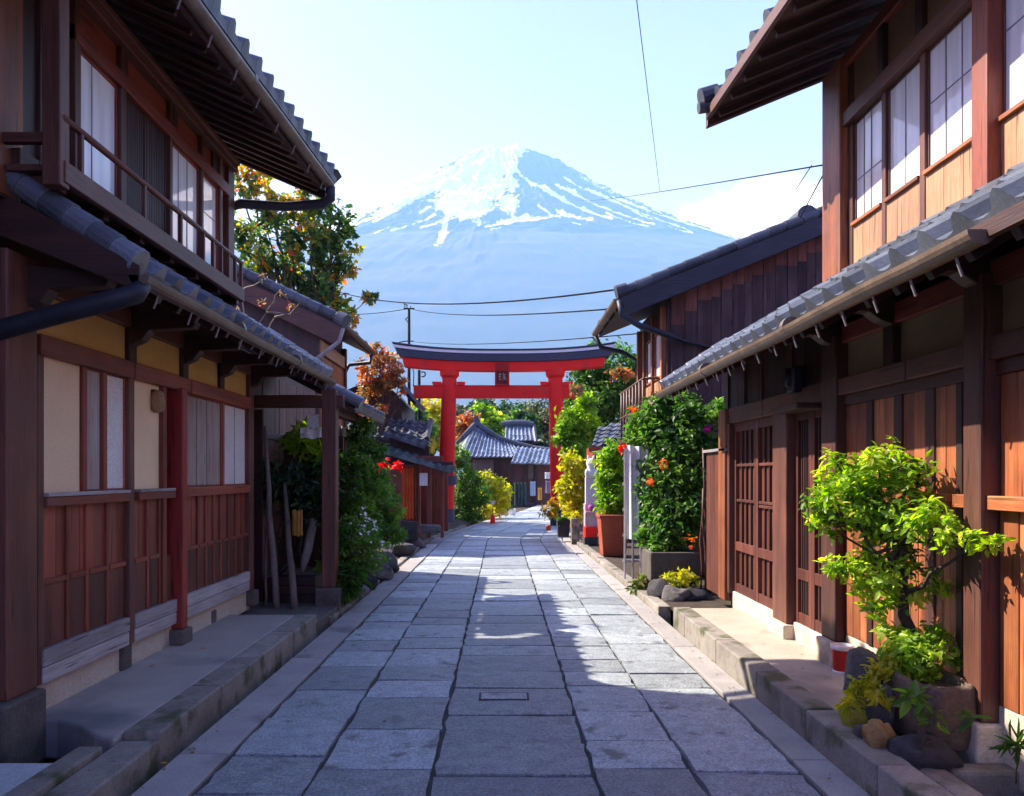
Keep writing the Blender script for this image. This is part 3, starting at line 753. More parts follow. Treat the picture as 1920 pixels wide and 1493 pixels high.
# main roof
E0, E1 = Vector((-2.40, 1.6, 4.90)), Vector((-1.985, 8.3, 4.90))
UP = Vector((-3.6, 0, 1.55))
tile_roof(E0 + Vector((.15, 0, .035)), E1 + Vector((.15, 0, .035)), UP + Vector((-.15, 0, .0)), UP + Vector((-.15, 0, .0)), 13, roll=.07, lip=.05).build('main_roof', DTILE, A)
MB().prism([E0 + Vector((.02, 0, -.10)), E0 + Vector((.02, 0, -.04)), E0 + UP + Vector((0, 0, -.04)), E0 + UP + Vector((0, 0, -.10))], E1 - E0).build('roof_boarding', dk('X'), A)
MB().prism([(-5.6, 1.6, 6.36), (-5.6, 1.6, 6.44), (-9.2, 1.6, 4.95), (-9.2, 1.6, 4.85)], (0, 6.7, 0)).build('rear_roof', DTILE, A)
rf = MB()
for i in range(30):
    p = E0.lerp(E1, (i + .5) / 30) + Vector((-.02, 0, -.125)); q = p + UP * .28
    rf.beam(p, q, .032, .04)
rf.build('rafters', dk('X'), A, bev=.004)
MB().beam(E0 + Vector((.035, 0, -.07)), E1 + Vector((.035, 0, -.07)), .03, .1).build('eave_fascia', dk('Y'), A)
MB().prism([E1 + Vector((.03, 0, -.19)), E1 + Vector((.03, 0, .02)), E1 + UP + Vector((0, 0, .02)), E1 + UP + Vector((0, 0, -.19))], (0, .05, 0)).build('barge_board', dk('X'), A, bev=.006)
vt = MB()
for i in range(13):
    a = E1 + Vector((0, -.02, .06)) + UP * (i / 13 - .01); b = E1 + Vector((0, -.02, .06)) + UP * ((i + 1.1) / 13 - .01)
    vt.tube([a, b], [.085, .072], 12)
vt.prism([E1 + Vector((.09, -.12, -.02)), E1 + Vector((.2, -.12, .09)), E1 + Vector((.02, -.12, .15)), E1 + Vector((-.15, -.12, .1))], (0, .2, 0))
vt.build('verge_tile', DTILE, A, bev=.006)
gutter(A, E0 + Vector((.09, 0, -.045)), E1 + Vector((.09, -.08, -.045)), r=.06, inward=-1, bracket=.42)
MB().tube([E1 + Vector((.11, -.1, -.08)), E1 + Vector((.10, -.06, -.2)), E1 + Vector((0, -.02, -.25)), E1 + Vector((-.4, -.08, -.30)), (-2.8, 8.02, 4.56), (-2.98, 8.0, 4.50)], [.05, .055, .055, .05, .05, .05], 12).build('downpipe', PIPE, A, smooth=True)
wg = one(A, 'shading_wing', dk('Z'), [(-9, -3.64, 8.845, 14.6, -.1, 3.36)], bev=0)  # dark building behind the gate, extended and sized to shade the road's left side
one(wg, 'wing_planks', bw('Z'), [(-3.66, -3.62 + random.uniform(0, .012), 9.0 + i * .21, 9.0 + i * .21 + .204, -.1, 3.2) for i in range(26)], bev=.004)
one(wg, 'wing_rail', dk('Y'), [(-3.66, -3.585, 9.0, 14.5, 1.0, 1.08), (-3.66, -3.585, 9.0, 14.5, 2.2, 2.3)], bev=.004)
one(A, 'sun_block', dk('Z'), [(-9, -3.10, 7.945, 9.5, 3.31, 3.55)], bev=0)  # block added to stop sun passing behind the lower roof
# ================================================================== HOUSE B (right)
B = thing('town_house', 'two-storey timber house on the right with paper windows over pale cedar boarding', 'house', (2.75, 5.0, .15))
one(B, 'wall', dk('Z'), [(2.80, 9, .3, 9.1, .0, 3.2), (2.83, 9, .3, 6.18, 3.2, 4.95)], bev=0)
MB().prism([(2.83, 6.16, 4.95), (9, 6.16, 4.95), (5.9, 6.16, 6.3)], (0, .02, 0)).build('gable', dk('Z'), B)
# ground floor
many(B, 'post', bw('Z'), [(2.62, 2.8, 5.86, 6.12, .33, 2.75), (2.60, 2.8, 4.05, 4.21, .30, 2.75), (2.62, 2.8, 6.87, 7.22, .27, 2.24), (2.64, 2.8, 8.66, 8.74, .27, 2.24), (2.60, 2.8, 2.5, 2.7, .25, 2.75)], bev=.012)
many(B, 'base_stone', FOUND, [(2.58, 2.85, 5.83, 6.14, .13, .33), (2.56, 2.85, 4.02, 4.23, -.05, .30), (2.58, 2.85, 6.84, 7.25, .13, .27)], bev=.015)
one(B, 'beam', bw('Y'), [(2.64, 2.8, 4.9, 6.2, 2.27, 2.40), (2.641, 2.8, 2.4, 4.88, 2.27, 2.40)], bev=.008)
one(B, 'door_beam', bw('Y'), [(2.66, 2.8, 6.2, 7.6, 2.24, 2.42), (2.66, 2.8, 7.62, 9.15, 2.24, 2.42)], bev=.01)
many(B, 'transom_panel', OLIVE, [(2.72, 2.8, a, b, 2.40, 2.68) for a, b in ((5.21, 5.86), (4.29, 5.08), (3.5, 4.06), (2.7, 3.4))], bev=0)
many(B, 'transom_post', dk('Z'), [(2.66, 2.8, a, b, 2.40, 2.72) for a, b in ((5.08, 5.21), (4.2, 4.29), (3.4, 3.5))], bev=.006)
one(B, 'wall_plate', rd('Y'), [(2.67, 2.8, 2.4, 5.87, 2.68, 2.82)], bev=.008)
one(B, 'upper_boards', dk('Z'), [(2.72, 2.8, 6.2 + i * .24, 6.2 + i * .24 + .232, 2.42, 2.95) for i in range(12)], bev=.004)
many(B, 'thin_batten', bw('Z'), [(2.70, 2.75, a, a + .025, 2.42, 2.9) for a in (6.95, 7.75, 8.3, 8.9)], bev=.003)
for a in (2.6, 4.13, 5.13, 5.99):
    MB().prism([(2.8, a - .055, 2.62), (2.58, a - .055, 2.70), (2.50, a - .055, 2.76), (2.2, a - .055, 2.78), (2.2, a - .055, 2.86), (2.8, a - .055, 2.92)], (0, .11, 0)).build('bracket', dk('X'), B, bev=.008)
# boarded bays right
bays = ((5.50, 5.85), (5.12, 5.42), (4.74, 5.02), (4.42, 4.64), (4.22, 4.36), (3.6, 4.04), (3.1, 3.5), (2.72, 3.0))
for a, b in bays:
    n = 2 if b - a > .2 else 1
    pb = MB()
    for i in range(n): pb.box(2.70 + random.uniform(-.003, .003), 2.8, a + (b - a) * i / n + .002, a + (b - a) * (i + 1) / n - .002, 1.53, 2.19)
    pb.build('upper_board_panel', og('Z'), B, bev=.003)
    pb = MB(); n = 3 if b - a > .2 else 2
    for i in range(n): pb.box(2.70 + random.uniform(-.003, .003), 2.8, a + (b - a) * i / n + .002, a + (b - a) * (i + 1) / n - .002, .40, 1.46)
    pb.build('lower_board_panel', og('Z'), B, bev=.003)
many(B, 'batten', dk('Z'), [(2.688, 2.8, b, c, .40, 2.19) for b, c in ((5.42, 5.50), (5.02, 5.12), (4.64, 4.74), (4.36, 4.42), (3.5, 3.6), (3.0, 3.1))], bev=.005)
one(B, 'head_rail', bw('Y'), [(2.68, 2.8, 2.7, 4.05, 2.19, 2.27), (2.68, 2.8, 4.21, 5.86, 2.19, 2.27)], bev=.005)
many(B, 'sill', og('Y'), [(2.63, 2.8, a + .002, b - .002, 1.46, 1.535) for a, b in ((4.21, 4.36), (4.42, 4.86), (4.88, 5.42), (5.5, 5.86), (3.5, 4.05), (2.7, 3.48))], bev=.004)
one(B, 'foundation', FOUND, [(2.70, 2.9, 2.4, 5.86, .0, .40)], bev=.01)
one(B, 'door_foundation', FOUND, [(2.68, 2.9, 6.12, 6.86, .1, .30), (2.68, 2.9, 7.22, 8.66, .1, .30)], bev=.01)
# lattice doors
def door(y0, y1, cols, rails, kick):
    d = MB()
    d.box(2.70, 2.76, y0, y0 + .06, .30, 2.24).box(2.70, 2.76, y1 - .06, y1, .30, 2.24).box(2.705, 2.755, y0 + .06, y1 - .06, .30, .40).box(2.705, 2.755, y0 + .06, y1 - .06, 2.14, 2.24)
    d.box(2.70, 2.755, y0 + .06, y1 - .06, kick, kick + .1)
    for z in rails: d.box(2.708, 2.735, y0 + .06, y1 - .06, z, z + .03)
    o = d.build('door', dr('Z'), B, bev=.004)
    pl = MB(); n = cols
    for i in range(n):
        a, b = y0 + .06 + (y1 - y0 - .12) * i / n, y0 + .06 + (y1 - y0 - .12) * (i + 1) / n
        pl.box(2.738 + random.uniform(-.003, .003), 2.76, a + .002, b - .002, .4, 2.14)
    pl.build('door_boards', dr('Z'), o, bev=.002)
    sl = MB()
    for i in range(1, n): 
        a = y0 + .06 + (y1 - y0 - .12) * i / n; sl.box(2.715, 2.74, a - .011, a + .011, .4, 2.14)
    sl.build('door_slats', dk('Z'), o, bev=.002)
door(7.92, 8.66, 4, (1.34, 1.74), .78)
door(7.22, 7.92, 4, (1.30, 1.34, 1.74), .78)
door(6.12, 6.50, 5, (), .70)
door(6.50, 6.86, 5, (), .70)
one(B, 'end_boards', dr('Z'), [(2.66, 2.74, 8.74 + i * .19, 8.74 + i * .19 + .184, .17, 1.93) for i in range(5)], bev=.004)
one(B, 'end_cap_rail', gw('Y'), [(2.62, 2.78, 8.74, 9.72, 1.93, 1.965)], bev=.004)
one(B, 'end_post', og('Z'), [(2.62, 2.76, 8.76, 9.02, .17, 2.42)], bev=.01)
bp = MB().box(2.58, 2.7, 6.62, 6.78, 2.38, 2.62).build('meter_box', NAVY, B, bev=.02)
MB().tube([(2.6, 6.7, 2.6), (2.6, 6.7, 2.44)], [.05, .05], 14).build('meter_dial', PIPE, bp, smooth=True)
one(B, 'door_hood', dk('Y'), [(2.45, 2.7, 6.2, 6.8, 2.2, 2.25)], bev=.01)
one(B, 'porch', CONC, [(2.135, 2.9, 4.62, 8.46, -.15, .138)], bev=.015)
# lower roof
LA, LB = Vector((2.02, 1.6, 2.71)), Vector((2.02, 9.25, 2.71)); UU = Vector((.80, 0, .53))
tile_roof(LA, LB, UU, UU, 4, roll=.075).build('lower_roof', TILE, B)
MB().prism([(2.04, 1.6, 2.64), (2.04, 1.6, 2.68), (2.85, 1.6, 3.21), (2.85, 1.6, 3.14)], (0, 7.62, 0)).build('eave_boarding', dk('X'), B)
MB().beam((2.0, 1.6, 2.655), (2.0, 9.25, 2.655), .035, .07).build('eave_fascia', dk('Y'), B)
rf = MB()
for i in range(25):
    y = 1.75 + i * .305; rf.beam((2.05, y, 2.61), (2.85, y, 3.11), .05, .06)
rf.build('rafters', dk('X'), B, bev=.004)
gutter(B, (1.965, 3.05, 2.655), (1.965, 9.2, 2.655), inward=1, bracket=.36)
vt = MB()
for i in range(5):
    a = LB + Vector((0, -.02, .05)) + UU * (i / 5 - .03); b = LB + Vector((0, -.02, .05)) + UU * ((i + 1.12) / 5 - .03); vt.tube([a, b], [.08, .07], 12)
vt.build('verge_tile', TILE, B, bev=.004)
one(B, 'flashing', COPPER, [(2.72, 2.80, 1.6, 6.2, 3.20, 3.225)], bev=.004)
# upper floor
many(B, 'corner_post', og('Z'), [(2.66, 2.86, 5.87, 6.20, 3.14, 4.93)], bev=.012)
many(B, 'upper_wall_post', bw('Z'), [(2.725, 2.85, a, b, 3.2, 4.9) for a, b in ((5.80, 5.87), (5.30, 5.355), (4.81, 4.87), (3.66, 3.72), (3.16, 3.22))], bev=.006)
many(B, 'thick_post', rd('Z'), [(2.66, 2.85, 4.09, 4.23, 3.16, 4.9), (2.655, 2.85, 2.5, 2.66, 3.16, 4.9)], bev=.01)
one(B, 'lintel', bw('Y'), [(2.68, 2.85, 2.4, 5.88, 4.38, 4.49)], bev=.006)
one(B, 'eave_beam', rd('Y'), [(2.69, 2.85, 2.4, 5.9, 4.85, 4.95)], bev=.006)
FRZ = rough_mat('bronze_plaster', (.17, .095, .05), (.23, .13, .07), scale=3, bump=.15, fine=90, vary=.1)
ub = ((5.355, 5.80), (4.87, 5.30), (4.23, 4.81), (3.72, 4.09), (3.22, 3.66), (2.66, 3.16))
many(B, 'frieze_panel', FRZ, [(2.74, 2.85, a, b, 4.49, 4.85) for a, b in ub], bev=0)
many(B, 'frieze_post', dk('Z'), [(2.70, 2.85, a - .04, a + .04, 4.49, 4.86) for a in (5.33, 4.84, 4.3, 3.7)], bev=.004)
for i, (a, b) in enumerate(ub):
    bars = ((('v', .45), ('h', .42), ('v', .7)), (('v', .5),), (('v', .4), ('v', .68), ('h', .55)), (('v', .48), ('h', .6)), (('v', .5),), (('v', .5),))[i]
    pane(B, (2.745, 2.775, a, b, 3.60, 4.38), bw('Z'), GLASS, bars=bars, w=.014)
    cb = MB(); n = 3
    for k in range(n): cb.box(2.735 + random.uniform(-.002, .002), 2.85, a + (b - a) * k / n + .001, a + (b - a) * (k + 1) / n - .001, 3.18, 3.575)
    cb.build('cedar_board_panel', cd_('Z'), B, bev=.002)
one(B, 'window_sill', og('Y'), [(2.71, 2.85, a, b, 3.575, 3.602) for a, b in ub], bev=.004)
# main roof
E0, E1 = Vector((2.08, 1.6, 4.86)), Vector((1.83, 6.52, 4.86)); UP = Vector((3.7, 0, 1.5))
tile_roof(E0, E1, UP, UP, 13).build('main_roof', DTILE, B)
MB().prism([E0 + Vector((-.02, 0, -.10)), E0 + Vector((-.02, 0, -.04)), E0 + UP + Vector((0, 0, -.04)), E0 + UP + Vector((0, 0, -.10))], E1 - E0).build('roof_boarding', dk('X'), B)
MB().prism([(5.85, 1.6, 6.22), (5.85, 1.6, 6.30), (9.3, 1.6, 4.9), (9.3, 1.6, 4.8)], (0, 4.9, 0)).build('rear_roof', DTILE, B)
rf = MB()
for i in range(17):
    p = E0.lerp(E1, (i + .5) / 17) + Vector((.02, 0, -.13)); rf.beam(p, p + UP * .27, .04, .055)
rf.build('rafters', dk('X'), B, bev=.004)
MB().beam(E0 + Vector((-.03, 0, -.07)), E1 + Vector((-.03, 0, -.07)), .03, .085).build('eave_fascia', bw('Y'), B)
MB().prism([E1 + Vector((-.03, 0, -.17)), E1 + Vector((-.03, 0, -.02)), E1 + UP + Vector((0, 0, .02)), E1 + UP + Vector((0, 0, -.15))], (0, .06, 0)).build('barge_board', dk('X'), B, bev=.006)
vt = MB()
for i in range(13):
    a = E1 + Vector((0, -.02, .06)) + UP * (i / 13 - .01); b = E1 + Vector((0, -.02, .06)) + UP * ((i + 1.1) / 13 - .01); vt.tube([a, b], [.08, .07], 12)
vt.tube([E1 + Vector((-.10, -.04, .05)), E1 + Vector((.05, -.04, .10))], [.085, .08], 12)
vt.tube([E1 + Vector((-.12, -.04, -.03)), E1 + Vector((.05, -.04, .0))], [.05, .05], 12)
vt.build('verge_tile', DTILE, B, bev=.004)

# ================================================================== HOUSE E (right, behind B)
EH = thing('weathered_house', 'barn-like house with a dark weathered plank gable standing behind the cedar-boarded house', 'house', (5, 12.3, 0))
ex, ey, ez = 1.93, 12.0, 4.50
S_ = .40
body = MB(); body.prism([(2.86, 12.36, -.1), (9.5, 12.36, -.1), (9.5, 12.36, 5.4), (6.2, 12.36, ez + .40 * 4.2), (2.86, 12.36, 4.68)], (0, 2.5, 0)); body.build('wall', dk('Z'), EH)
def plank_gable():
    # boards darkened by weather except a ragged band kept red under the eaves (real wear, own shape)
    lo, hi = MB(), MB(); x = 2.80
    while x < 8.4:
        w = random.uniform(.13, .24); xm = x + w / 2
        top = min(ez + (xm - ex) * S_, ez + (6.2 - ex) * S_ - (xm - 6.2) * S_ if xm > 6.2 else 99) - .12
        cut = top - (.38 + .10 * mnoise.noise(Vector((xm * .8, 1, 0))) + random.uniform(-.06, .06) + max(0, 3.2 - xm) * .9); d = random.uniform(0, .02)
        def cut_at(xx): return cut + .06 * mnoise.noise(Vector((xx * 9, 0, 0)))
        lo.new(); hi.new()
        lo.box(x + .003, x + w - .003, 12.31 - d, 12.36, .0, cut); hi.box(x + .003, x + w - .003, 12.31 - d, 12.36, cut, top)
        x += w
    lo.build('weathered_planks', wood('weathered_plank', (.04, .02, .019), (.085, .046, .042), (.16, .098, .088), 'Z', rough=.85, vary=.4), EH, bev=.004)
    hi.build('red_plank_tops', wood('red_plank', (.10, .032, .022), (.20, .065, .042), (.30, .11, .075), 'Z', rough=.8, vary=.35), EH, bev=.004)
plank_gable()
tile_roof((ex, ey, ez + .02), (ex, 14.95, ez + .02), (4.3, 0, 4.3 * S_), (4.3, 0, 4.3 * S_), 15).build('roof', DTILE, EH)
MB().prism([(6.2, 12, ez + .02 + 4.27 * S_), (6.2, 12, ez + 4.27 * S_ - .08), (10.4, 12, ez - .08), (10.4, 12, ez + .02)], (0, 2.95, 0)).build('rear_roof', DTILE, EH)
MB().prism([(ex + .02, ey + .05, ez - .11), (ex + .02, ey + .05, ez - .03), (6.2, ey + .05, ez - .03 + (6.2 - ex) * S_), (6.2, ey + .05, ez - .11 + (6.2 - ex) * S_)], (0, 2.88, 0)).build('roof_boarding', dk('X'), EH)
MB().prism([(ex + .08, ey - .02, ez - .30), (ex - .02, ey - .02, ez - .0), (6.2, ey - .02, ez + (6.2 - ex) * S_), (6.2, ey - .02, ez - .28 + (6.2 - ex) * S_)], (0, .06, 0)).build('barge_board', wood('navy_board', (.012, .012, .02), (.025, .024, .034), (.045, .042, .052), 'X'), EH, bev=.01)
vt = MB()
for i in range(16):
    a = Vector((ex, ey + .05, ez + .09)) + Vector((4.3, 0, 4.3 * S_)) * (i / 16 - .01); b = a + Vector((4.3, 0, 4.3 * S_)) / 14.5; vt.tube([a, b], [.095, .08], 12)
vt.tube([(ex - .08, ey + .05, ez + .08), (ex + .1, ey + .05, ez + .13)], .12, 14)
vt.tube([(4.93, ey + .0, ez + 1.32), (4.93, ey + .5, ez + 1.32)], .17, 16)
vt.build('verge_tile', DTILE, EH, bev=.006)
gutter(EH, (ex - .06, 12.0, ez - .03), (ex - .06, 14.9, ez - .03), r=.07, inward=1, bracket=.6)
MB().tube([(ex - .04, 11.98, ez - .06), (ex + .0, 11.95, ez - .3), (ex + .3, 11.97, ez - .47), (2.75, 12.05, ez - .62), (2.95, 12.24, ez - .65), (4.4, 12.24, ez - 1.0)], [.045, .05, .05, .05, .03, .022], 10).build('downpipe', PIPE, EH, smooth=True)
MB().tube([(ex - .06, 14.85, ez - .08), (ex + .05, 14.85, ez - .32), (2.4, 14.8, ez - .42), (2.68, 14.7, ez - .6), (2.7, 14.7, 2.6)], .045, 10).build('downpipe', PIPE, EH, smooth=True)
m = MB(); 
for i in range(12): m.box(2.74, 2.86, 12.34 + i * .2, 12.34 + i * .2 + .195, 0, 4.6)
m.build('side_planks', dk('Z'), EH, bev=.004)
pane(EH, (2.70, 2.76, 12.55, 13.15, 3.3, 4.1), rd('Z'), GLASS, bars=(('v', .5),))
pane(EH, (2.70, 2.76, 13.35, 13.9, 3.3, 4.1), rd('Z'), GLASS, bars=(('v', .5),))
one(EH, 'pale_apron', cd_('Z'), [(2.70, 2.76, 12.55 + i * .235, 12.55 + i * .235 + .22, 2.55, 3.26) for i in range(6)], bev=.003)
one(EH, 'frame_post', og('Z'), [(2.66, 2.78, a, a + .09, 2.5, 4.45) for a in (12.42, 13.2, 13.98, 14.6)], bev=.005)
rl = MB()
for i in range(8): rl.tube([(2.45, 12.9 + i * .33, 2.35), (2.45, 12.9 + i * .33, 3.3)], .022, 7)
rl.tube([(2.45, 12.8, 3.3), (2.45, 15.4, 3.3)], .026, 7).tube([(2.45, 12.8, 2.8), (2.45, 15.4, 2.8)], .02, 7).tube([(2.45, 12.85, 3.3), (2.75, 12.85, 3.32)], .026, 7)
rl.build('balcony_rail', bw('Z'), EH, smooth=True)
MB().box(2.40, 2.72, 12.6, 15.4, 2.26, 2.35).build('balcony_floor', dk('Y'), EH, bev=.006)
wn = MB().box(4.05, 4.75, 12.08, 12.32, 3.42, 3.5).hexa([(4.05, 12.08, 3.44), (4.75, 12.08, 3.30), (4.05, 12.32, 3.5), (4.75, 12.32, 3.4), (4.05, 12.08, 3.49), (4.75, 12.08, 3.35), (4.05, 12.32, 3.56), (4.75, 12.32, 3.46)])
wn.build('window_hood', NAVY, EH, bev=.005)

# ================================================================== HOUSE C (left, behind the garden)
CH = thing('gabled_house', 'gabled house with dark barge board and red plank side behind the left balcony end', 'house', (-6.5, 21, 0))
cx, cy, cz, cs = -4.29, 20.0, 5.72, .477
MB().prism([(-5.15, 20.5, 0), (-5.15, 20.5, 5.95), (-8.2, 20.5, cz + (8.2 - 4.29) * cs - .15), (-11.5, 20.5, 5.9), (-11.5, 20.5, 0)], (0, 3.7, 0)).build('wall', dk('Z'), CH)
tile_roof((cx, cy, cz), (cx, 24.5, cz), (-3.95, 0, 3.95 * cs), (-3.95, 0, 3.95 * cs), 14).build('roof', DTILE, CH)
MB().prism([(-8.2, 20, cz + 3.93 * cs), (-8.2, 20, cz + 3.93 * cs - .1), (-12.2, 20, cz - .1), (-12.2, 20, cz)], (0, 4.5, 0)).build('rear_roof', DTILE, CH)
MB().prism([(cx, cy + .05, cz - .16), (cx, cy + .05, cz - .05), (-8.2, cy + .05, cz - .05 + 3.91 * cs), (-8.2, cy + .05, cz - .16 + 3.91 * cs)], (0, 4.4, 0)).build('roof_boarding', dk('X'), CH)
MB().prism([(cx - .12, cy - .03, cz - .62), (cx + .02, cy - .03, cz - .12), (-8.2, cy - .03, cz - .12 + 3.91 * cs), (-8.2, cy - .03, cz - .62 + 3.91 * cs)], (0, .07, 0)).build('barge_board', bw('X'), CH, bev=.012)
vt = MB()
for i in range(12):
    a = Vector((cx + .05, cy + .05, cz + .08)) + Vector((-3.95, 0, 3.95 * cs)) * (i / 12 - .01); b = a + Vector((-3.95, 0, 3.95 * cs)) / 11; vt.tube([a, b], [.15, .13], 12)
vt.tube([(cx + .15, cy - .03, cz + .02), (cx - .1, cy + .05, cz + .14)], [.2, .19], 14)
vt.build('verge_tile', DTILE, CH, bev=.008)
gutter(CH, (cx + .08, 20.0, cz - .05), (cx + .08, 24.45, cz - .05), r=.1, inward=-1, bracket=.9)
MB().tube([(cx + .05, 20, cz - .15), (cx - .05, 20, cz - .5), (-5.0, 20.05, cz - 1.0), (-5.25, 20.2, cz - 1.3), (-5.3, 20.2, 2.5)], .055, 10).build('downpipe', gw('Z'), CH, smooth=True)
MB().tube([(cx + .05, 24.4, cz - .15), (cx, 24.4, cz - .42), (-4.95, 24.3, cz - .5), (-5.1, 24.25, cz - .8)], .06, 10).build('downpipe', PIPE, CH, smooth=True)
m = MB()
for i in range(16): m.box(-5.2, -5.08 + random.uniform(0, .02), 20.45 + i * .234, 20.45 + i * .234 + .228, 0, 5.0)
m.build('side_planks', og('Z'), CH, bev=.006)
one(CH, 'side_band', cd_('Y'), [(-5.2, -5.03, 20.5, 24.2, 5.05, 5.42)], bev=.01)
many(CH, 'corner_post', dk('Z'), [(-5.25, -5.0, 20.42, 20.65, 0, 5.9), (-5.25, -5.0, 24.0, 24.22, 0, 5.7)], bev=.01)
pane(CH, (-5.06, -5.02, 21.2, 22.1, 3.6, 4.6), dk('Z'), DARKGLASS, bars=(('v', .5),))
gwn = MB().box(-7.2, -5.5, 20.40, 20.52, 3.7, 3.82).box(-7.2, -5.5, 20.40, 20.52, 4.5, 4.62).box(-7.2, -7.1, 20.42, 20.52, 3.82, 4.5).box(-5.6, -5.5, 20.42, 20.52, 3.82, 4.5).box(-6.4, -6.3, 20.43, 20.52, 3.82, 4.5).build('window', bw('X'), CH, bev=.008)
MB().box(-7.1, -5.6, 20.46, 20.49, 3.82, 4.5).build('pane', DARKGLASS, gwn)

# ================================================================== garden gate by house A
G = thing('garden_gate', 'dark timber gateway with tiled pent roof and square post ending the left porch', 'gate', (-2.3, 9.6, 0))
one(G, 'post', bw('Z'), [(-2.27, -2.09, 9.42, 9.60, .22, 2.72)], bev=.012)
one(G, 'base_stone', BLOCK, [(-2.34, -2.03, 9.36, 9.66, -.1, .22)], bev=.02)
one(G, 'beam', bw('X'), [(-3.9, -2.0, 9.45, 9.57, 2.50, 2.66)], bev=.01)
one(G, 'side_beam', bw('Y'), [(-2.25, -2.11, 9.60, 11.9, 2.42, 2.54)], bev=.01)
one(G, 'far_post', bw('Z'), [(-2.26, -2.1, 11.8, 11.95, -.1, 2.42)], bev=.01)
one(G, 'back_wall', dk('Z'), [(-3.9 + i * .2, -3.9 + i * .2 + .19, 9.72, 9.78, .0, 2.5) for i in range(4)] + [(-3.35, -3.25, 9.70, 9.80, .0, 2.5)], bev=.004)
one(G, 'added_dark_screen', dk('Z'), [(-4.6 + i * .2, -4.6 + i * .2 + .195, 12.3, 12.35, -.1, 2.3) for i in range(10)], bev=.004)  # plank screen added to keep the opening behind the gate dark
GA, GB, GU = Vector((-1.90, 9.78, 2.56)), Vector((-1.90, 12.2, 2.56)), Vector((-1.75, 0, .90))
tile_roof(GA, GB, GU, GU, 7).build('roof', DTILE, G)
MB().prism([(-1.92, 9.8, 2.47), (-1.92, 9.8, 2.52), (-3.6, 9.8, 3.39), (-3.6, 9.8, 3.34)], (0, 2.38, 0)).build('roof_boarding', dk('X'), G)
vt = MB()
for i in range(7):
    a = GA + Vector((0.02, .0, .05)) + GU * (i / 7 - .03); vt.tube([a, a + GU * .16], [.085, .075], 12)
vt.build('verge_tile', TILE, G, bev=.004)

# ================================================================== torii
T = thing('torii_gate', 'tall vermilion torii gate with a curved black top beam spanning the street', 'torii gate', (0.02, 28, -.24))
TY = 28.0
def zt(py): return EYE + (CY - py) * TY / F
def xt(px): return (px - CX) * TY / F
for side, xb, xtop in ((-1, xt(835), xt(843)), (1, xt(1049), xt(1041))):
    zb = zt(986) - .1; m = MB()
    n = 10
    m.tube([(xb + (xtop - xb) * i / n, TY, zb + (zt(700) - zb) * i / n) for i in range(n + 1)], [.315 - .045 * i / n for i in range(n + 1)], 28)
    o = m.build('pillar', RED, T, smooth=True)
    m = MB(); m.tube([(xb, TY, zb), (xb + (xtop - xb) * .1, TY, zb + .75)], .345, 28); m.build('pillar_base', NAVY, o, smooth=False, bev=.015)
    m = MB(); a = (zt(908) - zb) / (zt(700) - zb); b2 = (zt(892) - zb) / (zt(700) - zb)
    if side < 0:
        m.tube([(xb + (xtop - xb) * a, TY, zt(909)), (xb + (xtop - xb) * b2, TY, zt(891))], .40, 28); m.build('pillar_band', NAVY, o, bev=.01)
    m = MB(); m.tube([(xtop, TY, zt(709)), (xtop, TY, zt(705)), (xtop, TY, zt(694))], [.29, .355, .37], 28); m.build('pillar_cap', RED, o, smooth=False, bev=.01)
m = MB().box(xt(776), xt(1086), TY - .14, TY + .14, zt(747), zt(723)); m.build('tie_beam', RED, T, bev=.012)
for a, b in ((813, 828), (857, 870), (1015, 1028), (1056, 1072)):
    MB().prism([(xt(a), TY - .2, zt(724)), (xt(b), TY - .2, zt(724)), (xt(b) + (.05 if b > 900 and a > 1050 or a in (857,) else 0), TY - .2, zt(717)), (xt(a) - (.05 if a in (813, 1015) else 0), TY - .2, zt(717))], (0, .4, 0)).build('wedge', RED, T, bev=.008)
def sweep(zlo, zhi, x0, x1, d, lift, tilt, name, mat, n=40):
    m = MB(); m.new(); b = len(m.v)
    for i in range(n + 1):
        u = -1 + 2 * i / n; xm = (x0 + x1) / 2; hw = (x1 - x0) / 2
        l = lift * abs(u) ** 2.6
        for yy in (TY - d, TY + d):
            m.add([(xm + hw * u, yy, zlo + l), (xm + (hw + tilt) * u, yy, zhi + l * 1.04)])
    for i in range(n):
        a = b + i * 4
        m.f += [(a, a + 4, a + 5, a + 1), (a + 2, a + 3, a + 7, a + 6), (a + 1, a + 5, a + 7, a + 3), (a, a + 2, a + 6, a + 4)]
    m.f += [(b, b + 1, b + 3, b + 2), (b + n * 4, b + n * 4 + 2, b + n * 4 + 3, b + n * 4 + 1)]
    return m.build(name, mat, T, bev=.01)
sweep(zt(697), zt(679), xt(759), xt(1130), .24, .17, .09, 'lower_lintel', RED)
sweep(zt(680), zt(666), xt(748), xt(1142), .33, .20, .10, 'top_lintel', NAVY)
sweep(zt(666) + .003, zt(660.5), xt(741), xt(1148), .37, .235, .05, 'top_edge', COPPER)
sweep(zt(660.5) + .003, zt(657.5), xt(739), xt(1150), .42, .26, .05, 'ridge_cover', NAVY)
m = MB().box(xt(929), xt(954), TY - .30, TY - .25, zt(725), zt(683)); pq = m.build('plaque', rough_mat('plaque_red', (.10, .012, .012), (.15, .02, .018)), T, bev=.01)
fr = MB()
for bx in ((928, 931, 684, 724), (952, 955, 684, 724)): fr.box(xt(bx[0]), xt(bx[1]), TY - .33, TY - .24, zt(bx[3]), zt(bx[2]))
fr.box(xt(931), xt(952), TY - .33, TY - .24, zt(725), zt(722)).box(xt(931), xt(952), TY - .33, TY - .24, zt(698), zt(683))
fr.build('plaque_frame', rough_mat('plaque_frame_red', (.40, .02, .018), (.48, .03, .024)), pq, bev=.006)
st = MB()
